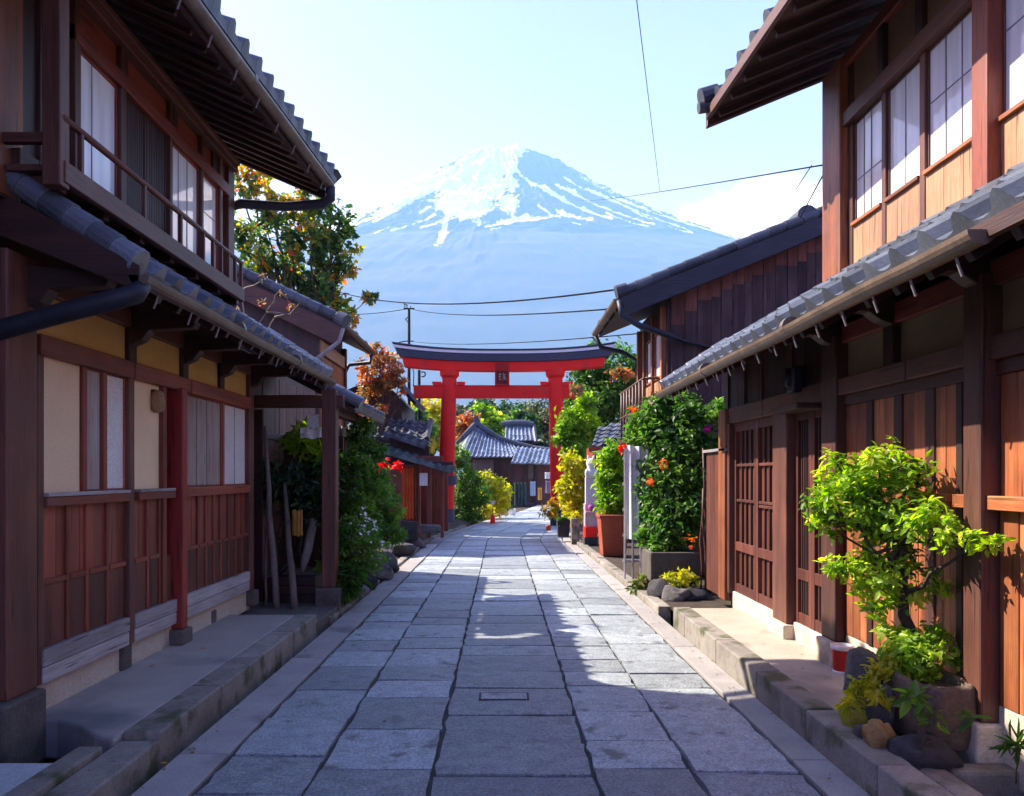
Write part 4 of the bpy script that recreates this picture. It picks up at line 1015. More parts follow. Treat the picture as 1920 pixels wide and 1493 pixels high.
def stroke(x0, y0, x1, y1, w=.014): st.beam((xt(x0), TY - .305, zt(y0)), (xt(x1), TY - .305, zt(y1)), .012, w, up=(0.3, 0, 1) if abs(x1 - x0) < 1 else (0, 0, 1))
for s_ in ((937, 702, 937, 715), (935, 705, 940, 704), (934, 709, 940, 708), (936, 714, 940, 713), (944, 701, 943, 715), (942, 705, 949, 704), (946, 704, 946, 714), (943, 710, 949, 709), (948, 711, 949, 715)): stroke(*s_)
st.build('plaque_lettering', rough_mat('pale_gold', (.5, .4, .3), (.6, .5, .38)), pq)
# ================================================================== mountain and air
def mountain():
    D = 7000.0; s = D / F
    c = np.array([4 * s, D, EYE])
    pr = np.array([0, 30, 46, 60, 95, 150, 212, 288, 352, 437, 520, 620, 760, 950, 1200, 1500, 1900])
    ph = np.array([604, 606, 606, 600, 580, 545, 510, 480, 454, 428, 404, 378, 340, 285, 205, 100, -20])
    na, nr = 1500, 300
    th = np.linspace(0, 2 * np.pi, na, endpoint=False)
    # finer angular steps on the side that faces the street
    th = th + .35 * np.sin(th + np.pi / 2 + np.pi / 2 * 0) * 0
    rr = np.concatenate([np.linspace(0, 480, 230), np.linspace(490, 1900, nr - 230)])
    h0 = np.interp(rr, pr, ph)
    TH, RR = np.meshgrid(th, rr)
    H = np.repeat(h0[:, None], na, 1)
    # gullies and ridges running down slope
    rnd = np.random.RandomState(5)
    def vn(x, y, seed):
        g = np.random.RandomState(seed).uniform(-1, 1, (256, 256))
        x0, y0 = np.floor(x).astype(int), np.floor(y).astype(int); fx, fy = x - x0, y - y0
        fx, fy = fx * fx * (3 - 2 * fx), fy * fy * (3 - 2 * fy)
        a, b_ = g[x0 % 256, y0 % 256], g[(x0 + 1) % 256, y0 % 256]; c_, d_ = g[x0 % 256, (y0 + 1) % 256], g[(x0 + 1) % 256, (y0 + 1) % 256]
        return (a * (1 - fx) + b_ * fx) * (1 - fy) + (c_ * (1 - fx) + d_ * fx) * fy
    A_ = TH / (2 * np.pi)
    w1 = vn(A_ * 64, RR * .02, 1) * .012 + vn(A_ * 32, RR * .008, 2) * .02
    rg = np.zeros_like(H)
    for o_, (f, g_, a_) in enumerate(((32, .012, .9), (64, .02, .8), (128, .035, .6), (256, .07, .42), (256, .16, .3))):
        rg += a_ * (1 - 2.2 * np.abs(vn((A_ + w1) * f, RR * g_ + 31 * o_, 10 + o_)))
    amp = np.interp(RR, [0, 30, 60, 120, 300, 400, 520, 1900], [0, 1.2, 4, 9, 9, 6, 3.5, 0])
    H = H + rg * amp * .8
    X = c[0] + s * RR * np.cos(TH); Yy = c[1] + s * RR * np.sin(TH) * .30; Z = c[2] + s * H
    # summit: crater rim, a tooth on the right
    u = RR * np.cos(TH)
    Z += s * (11 * np.exp(-((u - 24) / 10) ** 2 - (RR / 60) ** 2) - 5 * np.exp(-((u + 2) / 13) ** 2 - (RR / 60) ** 2) + 2 * np.exp(-((u + 42) / 9) ** 2 - (RR / 80) ** 2))
    V = np.stack([X, Yy, Z], -1).reshape(-1, 3)
    i = np.arange(nr - 1)[:, None] * na; k = np.arange(na)[None, :]; k2 = (k + 1) % na
    Fq = np.stack([i + k, i + k2, i + na + k2, i + na + k], -1).reshape(-1, 4)
    # snow cover, 0..1, drawn in the mountain's own frame (u = across, e = height in px of arc)
    uu = (X - c[0]) / s; e = (Z - c[2]) / s
    def gs(x0, y0, sx, sy, rot=0):
        a, b = uu - x0, e - y0; ca, sa = math.cos(rot), math.sin(rot)
        return np.exp(-(((a * ca + b * sa) / sx) ** 2 + ((-a * sa + b * ca) / sy) ** 2))
    sn = -.50 + .22 * np.clip((e - 425) / 130, 0, 1) - .55 * gs(75, 560, 50, 42, -.6) + .12 * np.clip((-uu - 60) / 140, 0, 1) * np.clip((e - 415) / 40, 0, 1)
    sn += 1.7 * gs(-30, 555, 34, 62, -.35) + 1.1 * gs(-72, 498, 46, 36, .55) + .8 * gs(8, 596, 22, 26, .4) + 1.3 * gs(-58, 465, 30, 26, .3)
    sn += 1.15 * gs(10, 470, 15, 22) + 1.0 * gs(14, 524, 13, 12) + 1.0 * gs(30, 436, 70, 9, .14) + .9 * gs(-102, 400, 7, 42, -.05) + .6 * gs(-112, 372, 7, 30, -.35)
    sn += .8 * gs(-240, 488, 120, 15, .50) + 1.0 * gs(-290, 436, 30, 16) + .9 * gs(-160, 500, 90, 9, .62)
    st = np.zeros_like(e)
    for x0, y0, x1, y1, w in ((-2, 586, 60, 520, 5), (60, 520, 185, 444, 4.6), (95, 520, 260, 436, 3.2), (110, 545, 240, 470, 2.6), (150, 520, 330, 432, 3), (200, 500, 390, 431, 2.6), (-40, 470, -140, 418, 3),
                             (-150, 520, -225, 440, 3.5), (-190, 505, -270, 430, 4), (-120, 450, -190, 415, 3), (40, 450, -30, 418, 3), (180, 460, 250, 430, 2.5), (95, 458, 150, 440, 4), (-70, 440, -98, 395, 3), (-98, 395, -130, 350, 2), (-40, 425, -75, 385, 2), (-210, 470, -300, 405, 3), (-250, 462, -320, 412, 3), (-130, 470, -215, 412, 2.5), (60, 470, 130, 425, 2.5), (230, 470, 330, 424, 2.5), (270, 480, 420, 420, 2.5), (20, 440, -20, 412, 3)):
        dx, dy = x1 - x0, y1 - y0; l2 = dx * dx + dy * dy
        t = np.clip(((uu - x0) * dx + (e - y0) * dy) / l2, 0, 1)
        d = np.hypot(uu - x0 - t * dx, e - y0 - t * dy + 7 * np.sin(t * 3.14))
        st = np.maximum(st, np.exp(-(d / w) ** 2) * 1.25 * (0.75 + .35 * np.sin(t * 3.1)))
    sn = sn + st * 1.15 + .20 * rg * np.clip((e - 400) / 120, 0, 1) - .35 * np.clip((405 - e) / 50, 0, 1)
    rel = np.stack([uu.ravel() / 40, e.ravel() / 40, 0 * e.ravel()], -1)
    m, n, b = newmat('volcanic_slope')
    a = node(n, 'ShaderNodeAttribute', attribute_name='rnd'); v = node(n, 'ShaderNodeAttribute', attribute_name='rel')
    tx = node(n, 'ShaderNodeTexNoise'); tx.inputs['Scale'].default_value = 3.2; tx.inputs['Detail'].default_value = 8; tx.inputs['Roughness'].default_value = .68
    n.links.new(v.outputs['Vector'], tx.inputs['Vector'])
    md = node(n, 'ShaderNodeMath', operation='MULTIPLY_ADD'); md.inputs[1].default_value = 1.7
    n.links.new(tx.outputs['Fac'], md.inputs[0]); n.links.new(a.outputs['Fac'], md.inputs[2])
    r = ramp(n, [(.87, (0, 0, 0)), (1.07, (1, 1, 1))]); 
    n.links.new(md.outputs[0], r.inputs[0])
    mx = node(n, 'ShaderNodeMix', data_type='RGBA'); mx.inputs[6].default_value = (.07, .068, .075, 1); mx.inputs[7].default_value = (.88, .89, .9, 1)
    n.links.new(r.outputs[0], mx.inputs[0]); n.links.new(mx.outputs[2], b.inputs['Base Color'])
    b.inputs['Roughness'].default_value = .9; b.inputs['Specular IOR Level'].default_value = .1
    o = np_mesh('mountain', V, Fq, sn.ravel(), m, None, smooth=True)
    at2 = o.data.attributes.new('rel', 'FLOAT_VECTOR', 'POINT'); at2.data.foreach_set('vector', rel.astype(np.float32).ravel())
    tag(o, kind='structure')
mountain()
def haze():
    m = bpy.data.materials.new('haze'); m.use_nodes = True; n = m.node_tree; n.nodes.clear()
    out = node(n, 'ShaderNodeOutputMaterial'); v = node(n, 'ShaderNodeVolumePrincipled')
    v.inputs['Color'].default_value = HAZE_COL; v.inputs['Density'].default_value = HAZE_D
    v.inputs['Anisotropy'].default_value = 0.0; v.inputs['Absorption Color'].default_value = (1, 1, 1, 1)
    n.links.new(v.outputs[0], out.inputs['Volume'])
    o = MB().box(-11000, 11000, -320, 10900, -2.5, 3330).build('haze', m)
    tag(o, kind='stuff')
HAZE_COL = (.26, .565, 1.0, 1); HAZE_D = 1.3e-4
haze()

# ================================================================== leaves
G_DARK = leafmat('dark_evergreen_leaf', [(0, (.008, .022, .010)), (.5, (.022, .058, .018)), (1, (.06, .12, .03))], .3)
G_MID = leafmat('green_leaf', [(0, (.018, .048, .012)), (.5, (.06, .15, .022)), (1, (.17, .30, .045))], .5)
G_LIME = leafmat('lime_leaf', [(0, (.06, .14, .014)), (.4, (.16, .30, .026)), (.8, (.31, .42, .045)), (1, (.44, .46, .08))], .55)
G_YEL = leafmat('yellow_green_leaf', [(0, (.09, .14, .014)), (.4, (.30, .33, .028)), (1, (.56, .46, .05))], .55)
G_OLV = leafmat('olive_leaf', [(0, (.02, .03, .012)), (.5, (.06, .075, .025)), (1, (.15, .14, .04))], .4)
G_MIX = leafmat('turning_leaf', [(0, (.02, .055, .02)), (.42, (.055, .13, .03)), (.58, (.13, .20, .035)), (.70, (.38, .33, .04)), (.82, (.48, .22, .04)), (1, (.45, .08, .05))], .5)
G_AUT = leafmat('autumn_leaf', [(0, (.06, .05, .03)), (.25, (.15, .12, .05)), (.5, (.34, .19, .06)), (.75, (.42, .12, .045)), (1, (.42, .06, .04))], .45)
PETAL = {k: leafmat(k + '_petal', [(0, tuple(x * .7 for x in c)), (1, c)], .3) for k, c in (('red', (.75, .02, .02)), ('orange', (.8, .16, .02)), ('magenta', (.6, .02, .32)), ('pink', (.75, .4, .42)), ('white', (.8, .8, .78)), ('yellow', (.8, .5, .03)))}
def S3(px, py, Y, rx, ry=None, rz=None, tone=None):
    """clump given by its picture radius in px at depth Y"""
    p = at(px, py, Y); k = Y / F
    c = (p.x, p.y, p.z, rx * k, (ry or rx) * k, (rz or rx) * k)
    return c + ((tone,) if tone is not None else ())
def tree(name, label, cat, base, clumps, n, size, mat, seed=1, r0=.15, group=None, fork=.45, twigs=2, aspect=.55, **kw):
    return shrub(name, label, cat, base, clumps, n, size, mat, seed, r0, fork, group, aspect, twigs, 'crown', 'trunk', **kw)
# ---- left garden
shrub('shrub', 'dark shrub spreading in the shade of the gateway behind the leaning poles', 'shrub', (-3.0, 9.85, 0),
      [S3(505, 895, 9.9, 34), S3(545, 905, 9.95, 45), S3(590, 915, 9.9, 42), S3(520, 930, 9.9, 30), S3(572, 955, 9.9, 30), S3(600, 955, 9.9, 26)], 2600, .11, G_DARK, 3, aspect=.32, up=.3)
shrub('leafy_plant', 'bright long-leaved plant arching above the dark shrub inside the gateway', 'plant', (-2.75, 10.1, .4),
      [S3(562, 822, 10.1, 24, tone=.5), S3(585, 842, 10.1, 26, tone=.6), S3(598, 865, 10.1, 16, tone=.85)], 300, .19, G_LIME, 5, r0=.02, aspect=.28)
shrub('climbing_shrub', 'tall climbing shrub right of the gate post, topped by a clipped leafy column', 'shrub', (-2.35, 10.5, -.1),
      [S3(655, 875, 10.5, 32), S3(640, 920, 10.4, 30, tone=.6), S3(680, 900, 10.7, 34), S3(700, 930, 10.8, 28, tone=.3), S3(665, 960, 10.5, 34), S3(690, 985, 10.6, 30, tone=.3), S3(675, 815, 11, 24, 24, 30, tone=.62), S3(700, 845, 11.2, 22, tone=.65)], 5200, .085, G_MID, 7, aspect=.42)
shrub('flowering_shrub', 'low shrub with pale flowers growing over the bank beside the gate post', 'shrub', (-2.2, 10.2, -.1),
      [S3(665, 1010, 10.1, 40), S3(640, 1030, 10, 28), S3(695, 1040, 10.2, 30, tone=.35), S3(660, 1060, 10, 26)], 3400, .06, G_MID, 9)
fl = leaves('blossom', [S3(678, 1012, 10.0, 46)], 70, .05, PETAL['white'], bpy.data.objects['flowering_shrub'], aspect=.9); fl['kind'] = 'stuff'
shrub('fern', 'bright grassy fern drooping at the foot of the gate post', 'fern', (-2.06, 9.75, -.1),
      [S3(652, 1085, 9.7, 24), S3(645, 1100, 9.65, 18), S3(668, 1075, 9.7, 16)], 900, .15, G_MID, 12, aspect=.14, up=.9, tone=.7, droop=.6)
shrub('shrub', 'dark leafy shrub between the gateway hedge and the red curtained hut', 'shrub', (-2.45, 13, 0),
      [S3(715, 935, 13, 22), S3(735, 965, 13, 22), S3(722, 995, 13, 24), S3(740, 1000, 12.6, 18, tone=.65), S3(735, 935, 13.4, 14, tone=.3), S3(710, 900, 13.3, 22)], 3400, .085, G_MID, 15, aspect=.3, tone=.45)
for q_ in ((712, 872, 13, 12), (745, 875, 13.2, 8)): leaves('flower', [S3(*q_)], 30, .1, PETAL['red'], bpy.data.objects['shrub.001'], aspect=.7)
for k, (px, py, Y, r, sd_) in enumerate(((720, 1060, 11.6, .30, 1), (748, 1040, 12.8, .30, 2), (772, 1033, 13.6, .28, 3), (700, 1095, 10.7, .24, 4), (798, 1010, 16.5, .3, 5), (818, 1000, 18.5, .28, 6), (735, 1012, 13.5, .32, 7), (690, 1118, 10.2, .17, 8))):
    p = at(px, py, Y); p.z = gz(Y) + r * .42
    p.x = min(p.x, -2.05 - r * .55)
    o = MB().rock(p, (r * 1.15, r * 1.5, r * .75), sd_ * 3.1, amp=.35).build('bank_rock', ROCK if k % 2 else DROCK, None, smooth=True)
    tag(o, ['wide dark boulder on the bank beside the flowering shrub', 'grey boulder second along the bank from the gate post', 'flat dark boulder where the bank narrows before the curtained hut', 'small grey stone against the edging beside the drooping fern', 'dark boulder lying below the hut doorway', 'grey stone at the foot of the hut steps near the torii', 'dark rock behind the front boulders under the shrub', 'smallest grey stone wedged by the gate post base'][k] if False else
        ['wide dark boulder on the bank beside the flowering shrub', 'grey boulder midway along the left bank', 'dark boulder where the bank narrows before the curtained hut', 'small grey stone beside the drooping fern', 'dark boulder lying below the hut doorway', 'grey stone nearest the torii at the end of the bank', 'dark rock behind the front boulders under the shrub', 'smallest grey stone wedged by the gate post base'][k], 'rock', 'rocks along the left bank')
for k, (a, b, r, mat, lab) in enumerate((((519, 1122, 9.25), (497, 800, 9.65), .042, PBARK, 'pale grey wooden pole leaning left of its twin under the gateway'), ((553, 1128, 9.2), (533, 905, 9.6), .045, PBARK, 'shorter brown wooden pole leaning right of its twin under the gateway'),
                                 ((497, 1103, 9.35), (500, 990, 9.6), .02, GUTTER, 'thin bluish metal rod standing behind the leaning poles'))):
    p, q = at(*a), at(*b); p.z = .11 if p.y < 8.2 else gz(9) + .02
    o = MB().tube(wob(p, q, 6, .02, k + 3), [r, r * .98, r * .95, r * .85, r * .75, r * .6, r * .45], 10).build('leaning_pole', mat, None, smooth=True)
    tag(o, lab, 'pole', 'poles leaning by the gateway')
p, q = at(568, 1072, 9.75), at(588, 972, 9.9)
tag(MB().tube(wob(p, q, 5, .02, 9), [.02, .05, .058, .06, .055, .05], 10).build('driftwood_log', PBARK, None, smooth=True), 'pale bare log propped upright beside the hanging ochre cloth', 'log')
def cloth(name, px0, px1, py0, py1, Y, mat, label, cat, folds=5, amp=.025, taper=0., part=None):
    a, b = at(px0, py0, Y), at(px1, py1, Y); rows = []
    for j in range(9):
        v = j / 8; r = []
        for i in range(folds * 8 + 1):
            u = i / (folds * 8); x = a.x + (b.x - a.x) * (u + (taper * v) * (u - .5))
            r.append((x, Y + amp * math.sin(u * folds * 6.28 + v * .6) * (1 if v > .02 else .7) + .012 * mnoise.noise(Vector((u * 6, v * 3, px0))), a.z + (b.z - a.z) * v + .01 * math.sin(u * 9)))
        rows.append(r)
    m = MB(); m.grid(rows); m.grid([[(p[0], p[1] + .006, p[2]) for p in reversed(r)] for r in rows])
    o = m.build(name, mat, part, smooth=True)
    if label: tag(o, label, cat)
    return o
cloth('hanging_cloth', 548, 567, 957, 1005, 9.6, GOLD, 'ochre cloth hanging in folds under the gateway', 'cloth', 3, .02)
cloth('paper_sign', 576, 598, 778, 803, 9.75, WHITE, 'blank white paper sheet hanging under the gateway beam', 'paper', 1, .004)
cloth('hanging_towel', 563, 606, 803, 822, 9.85, WHITE, 'wide white towel hung below the paper sheet in the gateway', 'towel', 2, .02)
cloth('hanging_towel', 634, 660, 800, 818, 11.9, WHITE, 'white towel showing right of the gate post under the tiled roof', 'towel', 2, .02)
tb = thing('planter_box', 'dark wooden planter box on the ground left of the gate post', 'planter', (-2.7, 9.7, 0))
m = MB()
for z in (.0, .11, .22): m.box(-3.05, -2.40, 9.62, 9.66, z, z + .105)
m.box(-3.05, -2.4, 9.9, 9.94, 0, .325).box(-3.05, -3.01, 9.66, 9.9, 0, .325).box(-2.44, -2.4, 9.66, 9.9, 0, .325); m.build('box', dk('X'), tb, bev=.006)
MB().box(-3.01, -2.44, 9.66, 9.9, .2, .28).build('soil', SOIL, tb)
sp = thing('seedling', 'small green seedling in the planter box beside the gate post', 'plant', at(602, 1068, 9.75))
leaves('foliage', [S3(602, 1062, 9.75, 8, 8, 12)], 80, .07, G_MID, sp, tone=.75, aspect=.35)
# bare twigs poking over the lower roof
tw = thing('bare_shrub', 'nearly leafless twiggy shrub rising behind the end of the left lower roof', 'shrub', at(470, 700, 10.6))
m = MB(); m.new()
b0 = at(470, 700, 10.6)
for (ax, ay), (bx_, by_) in (((468, 640), (452, 545)), ((452, 545), (495, 525)), ((468, 640), (500, 585)), ((500, 585), (525, 545)), ((500, 585), (545, 590)), ((545, 590), (562, 565)), ((525, 545), (545, 575)), ((470, 700), (468, 640)), ((490, 640), (515, 595)), ((515, 595), (560, 585)), ((452, 600), (440, 560)), ((500, 560), (487, 570))):
    m.tube(wob(at(ax, ay, 10.6), at(bx_, by_, 10.6 + random.uniform(-.3, .3)), 4, .03, ax * .1), [.016, .014, .012, .009, .005], 6, keep=True)
m.build('stem', PBARK, tw, smooth=True)
leaves('foliage', [S3(492, 520, 10.6, 8), S3(488, 568, 10.6, 6), S3(545, 575, 10.6, 7), S3(445, 590, 10.6, 12), S3(530, 550, 10.6, 6), S3(452, 610, 10.6, 12)], 130, .06, G_AUT, tw, aspect=.5)
# ---- tree behind house C
cl = [S3(450, 350, 31, 34, tone=.55), S3(478, 335, 31, 30, tone=.5), S3(520, 400, 32, 34, tone=.25), S3(505, 380, 31, 26, tone=.35), S3(560, 400, 32, 40, tone=.25), S3(600, 385, 32, 36, tone=.28), S3(635, 415, 32, 32, tone=.35),
      S3(450, 425, 30, 34, tone=.78), S3(475, 455, 30, 34, tone=.88), S3(500, 430, 31, 26, tone=.62), S3(545, 455, 31, 34, tone=.55), S3(590, 440, 31, 34, tone=.48), S3(630, 455, 32, 34, tone=.22), S3(655, 435, 32, 20, tone=.6), S3(610, 480, 32, 40, tone=.15),
      S3(480, 500, 31, 40, tone=.2), S3(530, 500, 32, 42, tone=.15), S3(570, 530, 32, 44, tone=.12), S3(620, 530, 32, 40, tone=.12), S3(650, 500, 32, 26, tone=.12), S3(600, 570, 32, 40, tone=.1), S3(640, 575, 32, 30, tone=.1), S3(655, 600, 32, 20, tone=.1), S3(540, 460, 33, 24, tone=.3), S3(660, 470, 32, 16, tone=.2)]
tree('broadleaf_tree', 'large broadleaf tree turning yellow and red, standing behind the gabled house on the left', 'tree', (-8.2, 32, -.4), cl, 6300, .29, G_MIX, 21, r0=.26, fork=.62, twigs=3, shell=.2)
sb = thing('leafy_branch', 'lone drooping leafy twig hanging against the mountain right of the big tree', 'branch', at(672, 575, 31))
MB().tube([at(650, 590, 31.5), at(672, 578, 31), at(685, 566, 31), at(697, 556, 31)], [.03, .02, .015, .008], 6).build('stem', BARK, sb, smooth=True)
leaves('foliage', [S3(692, 556, 31, 11, 11, 9, .15)], 110, .26, G_MIX, sb)
# ---- red maple and its neighbours left of the torii
cl = [S3(690, 690, 25, 24, tone=.55), S3(715, 670, 25, 26, tone=.6), S3(735, 690, 25, 24, tone=.75), S3(700, 720, 25, 24, tone=.3), S3(725, 715, 25, 22, tone=.25), S3(750, 705, 25, 14, tone=.9), S3(680, 740, 25, 20, tone=.4), S3(705, 655, 25, 16, tone=.45), S3(690, 770, 24.5, 16, tone=.9), S3(715, 765, 24.5, 14, tone=.95), S3(755, 735, 25, 9, tone=.95)]
tree('maple_tree', 'thin orange and red maple between the gabled house and the torii', 'tree', (-4.4, 25, -.2), cl, 2000, .15, G_AUT, 33, r0=.09, twigs=9, fork=.6, aspect=.6, shell=.3)
# ---- house D beside the maple
DH = thing('small_house', 'small dark gabled house half hidden by maple twigs left of the torii', 'house', (-5, 26.5, -.2))
ry, ex2 = 26.0, -2.98
MB().prism([(-3.5, 26.3, -.2), (-3.5, 26.3, 4.2), (-4.0, 26.3, 4.75), (-8, 26.3, 4.2), (-8, 26.3, -.2)], (0, 4, 0)).build('wall', dk('Z'), DH)
tile_roof((ex2, ry, 4.12), (ex2, 29, 4.12), (-.95, 0, 1.15), (-.95, 0, 1.15), 5).build('roof', DTILE, DH)
MB().prism([(ex2, ry + .03, 4.0), (ex2, ry + .03, 4.08), (-3.93, ry + .03, 5.2), (-7.6, ry + .03, 3.7), (-7.6, ry + .03, 3.5), (-3.93, ry + .03, 5.08)], (0, 2.9, 0)).build('roof_boarding', dk('X'), DH)
tile_roof((-2.5, 24.6, 2.75), (-5.8, 24.6, 3.0), (0, 1.5, .75), (0, 1.5, .75), 5).build('pent_roof', DTILE, DH)
MB().prism([(-2.5, 24.62, 2.62), (-2.5, 24.62, 2.7), (-2.5, 26.1, 3.45), (-2.5, 26.1, 3.38)], (-3.3, 0, .2)).build('pent_boarding', dk('Y'), DH)
MB().tube([(-2.46, 24.6, 2.82), (-2.46, 26.1, 3.55)], .09, 10).tube([(-3.3, 25.4, 3.25), (-2.3, 24.5, 2.72)], .035, 6).build('verge_tile', DTILE, DH)
# ---- curtained hut
H = thing('curtained_hut', 'red-brown hut with orange curtains and sagging tiled roof before the left torii pillar', 'hut', (-2.6, 22, -.19))
hy = 21.2
def hx(px, Y=hy): return (px - CX) * Y / F
def hz(py, Y=hy): return EYE + (CY - py) * Y / F
many(H, 'wall', rd('Z'), [(hx(722), hx(752), hy + .1, hy + .22, -.15, 1.9), (hx(720), hx(725), hy + .2, hy + 2.6, -.15, 2.0), (hx(722), hx(828), hy + 2.5, hy + 2.6, -.15, 2.0), (hx(752), hx(830), hy + .1, hy + .2, hz(868), hz(855))], bev=.008)
many(H, 'post', rd('Z'), [(hx(783), hx(788), hy, hy + .12, -.15, 1.95), (hx(800), hx(808), hy, hy + .12, -.15, 1.95), (hx(826), hx(832), hy, hy + .12, -.15, 1.95), (hx(749), hx(753), hy, hy + .12, -.15, 2.0)], bev=.008)
one(H, 'roof_beam', dk('X'), [(hx(730), hx(850), hy - .02, hy + .1, hz(872), hz(866))], bev=.008)
ra, rb = Vector((hx(722), hy - .55, hz(845, hy - .55))), Vector((hx(851), hy - .55, hz(884, hy - .55)))
tile_roof(ra, rb, (0, 1.3, .16), (0, 1.3, .16), 5, pitch=.24, roll=.03).build('roof', rough_mat('mossy_tile', (.05, .075, .075), (.11, .15, .145), scale=4, rough=.45, bump=.3, fine=40, vary=.3), H)
MB().prism([ra + Vector((0, .02, -.09)), ra + Vector((0, .02, -.03)), ra + Vector((0, 1.3, .13)), ra + Vector((0, 1.3, .07))], rb - ra).build('roof_boarding', dk('Y'), H)
ra2, rb2 = Vector((hx(715), hy + .4, hz(812, hy + .4))), Vector((hx(795), hy + .4, hz(838, hy + .4)))
tile_roof(ra2, rb2, (0, 1.3, .2), (0, 1.3, .2), 5, pitch=.24, roll=.03).build('upper_roof', DTILE, H)
MB().prism([(hx(720), hy + 1, hz(860)), (hx(720), hy + 1, hz(800)), (hx(798), hy + 1, hz(835)), (hx(798), hy + 1, hz(860))], (0, .1, 0)).build('upper_wall', dk('Z'), H)
cloth('curtain', 754, 776, 878, 974, hy, rough_mat('orange_cloth', (.62, .09, .02), (.75, .15, .035), scale=3, bump=.2, fine=60, vary=.2), None, None, 4, .03, .0, H)
cloth('curtain', 777, 786, 872, 975, hy, rough_mat('brown_cloth', (.22, .06, .03), (.3, .10, .05)), None, None, 2, .04, .0, H)
cloth('curtain', 812, 821, 898, 980, hy, rough_mat('brown_cloth', (.22, .06, .03), (.3, .10, .05)), None, None, 2, .03, -.5, H)
nb = MB().box(hx(787), hx(802), hy - .06, hy - .03, hz(911), hz(887)); nb.build('notice_board', WHITE, H, bev=.004)
tag(MB().hexa([at(748, 1014, 17.6), at(784, 1014, 17.6), at(748, 1012, 18.2), at(784, 1012, 18.2), at(750, 975, 17.6), at(783, 978, 17.6), at(751, 977, 18.2), at(783, 978, 18.2)]).build('stone_block', DROCK, None, bev=.03), 'squared dark stone block standing below the orange curtains', 'stone block')
tag(MB().hexa([at(785, 1000, 19.5), at(828, 998, 19.5), at(785, 996, 20.6), at(828, 994, 20.6), at(787, 984, 19.5), at(826, 985, 19.5), at(788, 983, 20.6), at(826, 984, 20.6)]).build('hut_step', ROCK, None, bev=.04), 'low worn stone step before the hut door', 'step')
# ---- shrubs right of the left pillar
shrub('shrub', 'tall green bush crowding the right side of the left torii pillar', 'bush', (-1.9, 30, -.25), [S3(862, 880, 30, 22, tone=.75), S3(880, 905, 30, 24, tone=.65), S3(868, 930, 30, 26, tone=.3), S3(890, 950, 30, 24, tone=.3), S3(865, 965, 29.6, 24, tone=.25), S3(900, 930, 30.5, 20, tone=.55), S3(862, 850, 30.5, 18, tone=.8), S3(885, 975, 29.5, 16, tone=.3)], 5200, .15, G_MID, 41, aspect=.45)
shrub('shrub', 'yellow-green bush beside the road right of the tall green bush', 'bush', (-.5, 32.5, -.28), [S3(915, 905, 33, 20, tone=.65), S3(930, 915, 33, 20, tone=.8), S3(945, 925, 33.5, 14, tone=.6), S3(920, 945, 33, 20, tone=.2), S3(938, 950, 33, 16, tone=.2), S3(905, 960, 32, 18, tone=.15)], 3000, .17, G_YEL, 43, aspect=.5)
mk = thing('marker_post', 'slim red marker post with a pale heart-shaped top left of the road past the torii', 'marker', at(923, 985, 29))
MB().lathe(at(924, 986, 29), [(.07, 0), (.10, .12), (.09, .3), (.045, .42), (.02, .47)], 12).build('body', RED, mk, smooth=True)
MB().tube([at(924, 963, 29), at(924, 948, 29)], .012, 6).build('stem', PIPE, mk)
hp = [(0, -.11), (.09, 0), (.095, .06), (.05, .09), (0, .055), (-.05, .09), (-.095, .06), (-.09, 0)]; hc = at(924, 943, 29)
MB().prism([(hc.x + x, hc.y, hc.z + z) for x, z in hp], (0, .03, 0)).build('heart', WHITE, mk, bev=.006)
tag(MB().rock(at(985, 944, 52) + Vector((0, 0, -.1)), (1.0, .6, .36), 4.4, amp=.2).build('boulder', ROCK, None, smooth=True), 'long pale boulder on the verge where the street bends away', 'boulder')
pt = thing('flower_pot', 'small white fluted pot on the left verge beyond the torii', 'pot', at(960, 966, 36))
MB().lathe(at(960, 968, 36), [(.10, 0), (.15, .05), (.18, .3), (.2, .36), (.17, .36), (.15, .3)], 14).build('pot', WHITE, pt, smooth=True)
leaves('foliage', [S3(958, 950, 36, 8)], 120, .12, G_DARK, pt)
# ================================================================== far houses beyond the torii
BT = rough_mat('blue_grey_tile', (.11, .15, .20), (.24, .29, .35), scale=2, rough=.34, bump=.2, fine=30, spec=.5, vary=.45)
FH = thing('far_house', 'far house with a broad blue-grey tiled hip roof framed by the torii', 'house', (-1, 58, -.6))
Y0 = 54.0
a, b = at(866, 857, Y0), at(985, 857, Y0); t0, t1 = at(893, 797, Y0 + 3), at(962, 832, Y0 + 3)
tile_roof(a, b, t0 - a, t1 - b, 7, pitch=.34, roll=.09).build('roof', BT, FH)
la, lt = at(845, 835, Y0 + 5), t0
tile_roof(la + Vector((0, 5, 0)), a, lt - la + Vector((0, -3, 0)), t0 - a, 7, pitch=.34, roll=.09).build('side_roof', BT, FH)
m = MB()
pts = [t0, at(915, 812, Y0 + 2.6), at(935, 825, Y0 + 2.5), at(962, 834, Y0 + 2.7), at(1000, 843, Y0 + 2.5), at(1036, 848, Y0 + 2)]
m.tube([p + Vector((0, 0, .12)) for p in pts], [.26, .22, .22, .22, .2, .2], 10).tube([t0 + Vector((0, 0, .1)), at(870, 818, Y0 + 2), at(852, 836, Y0 + 4)], [.26, .2, .18], 10)
m.prism([t0 + Vector((-.3, -.2, .1)), t0 + Vector((.3, -.2, .1)), t0 + Vector((.12, -.2, .7)), t0 + Vector((-.12, -.2, .75))], (0, .4, 0)); m.build('ridge', DTILE, FH)
a2, b2 = at(958, 868, 50), at(1040, 870, 50); c2, d2 = at(970, 838, 52.5), at(1045, 845, 52.5)
tile_roof(a2, b2, c2 - a2, d2 - b2, 6, pitch=.32, roll=.09).build('porch_roof', BT, FH)
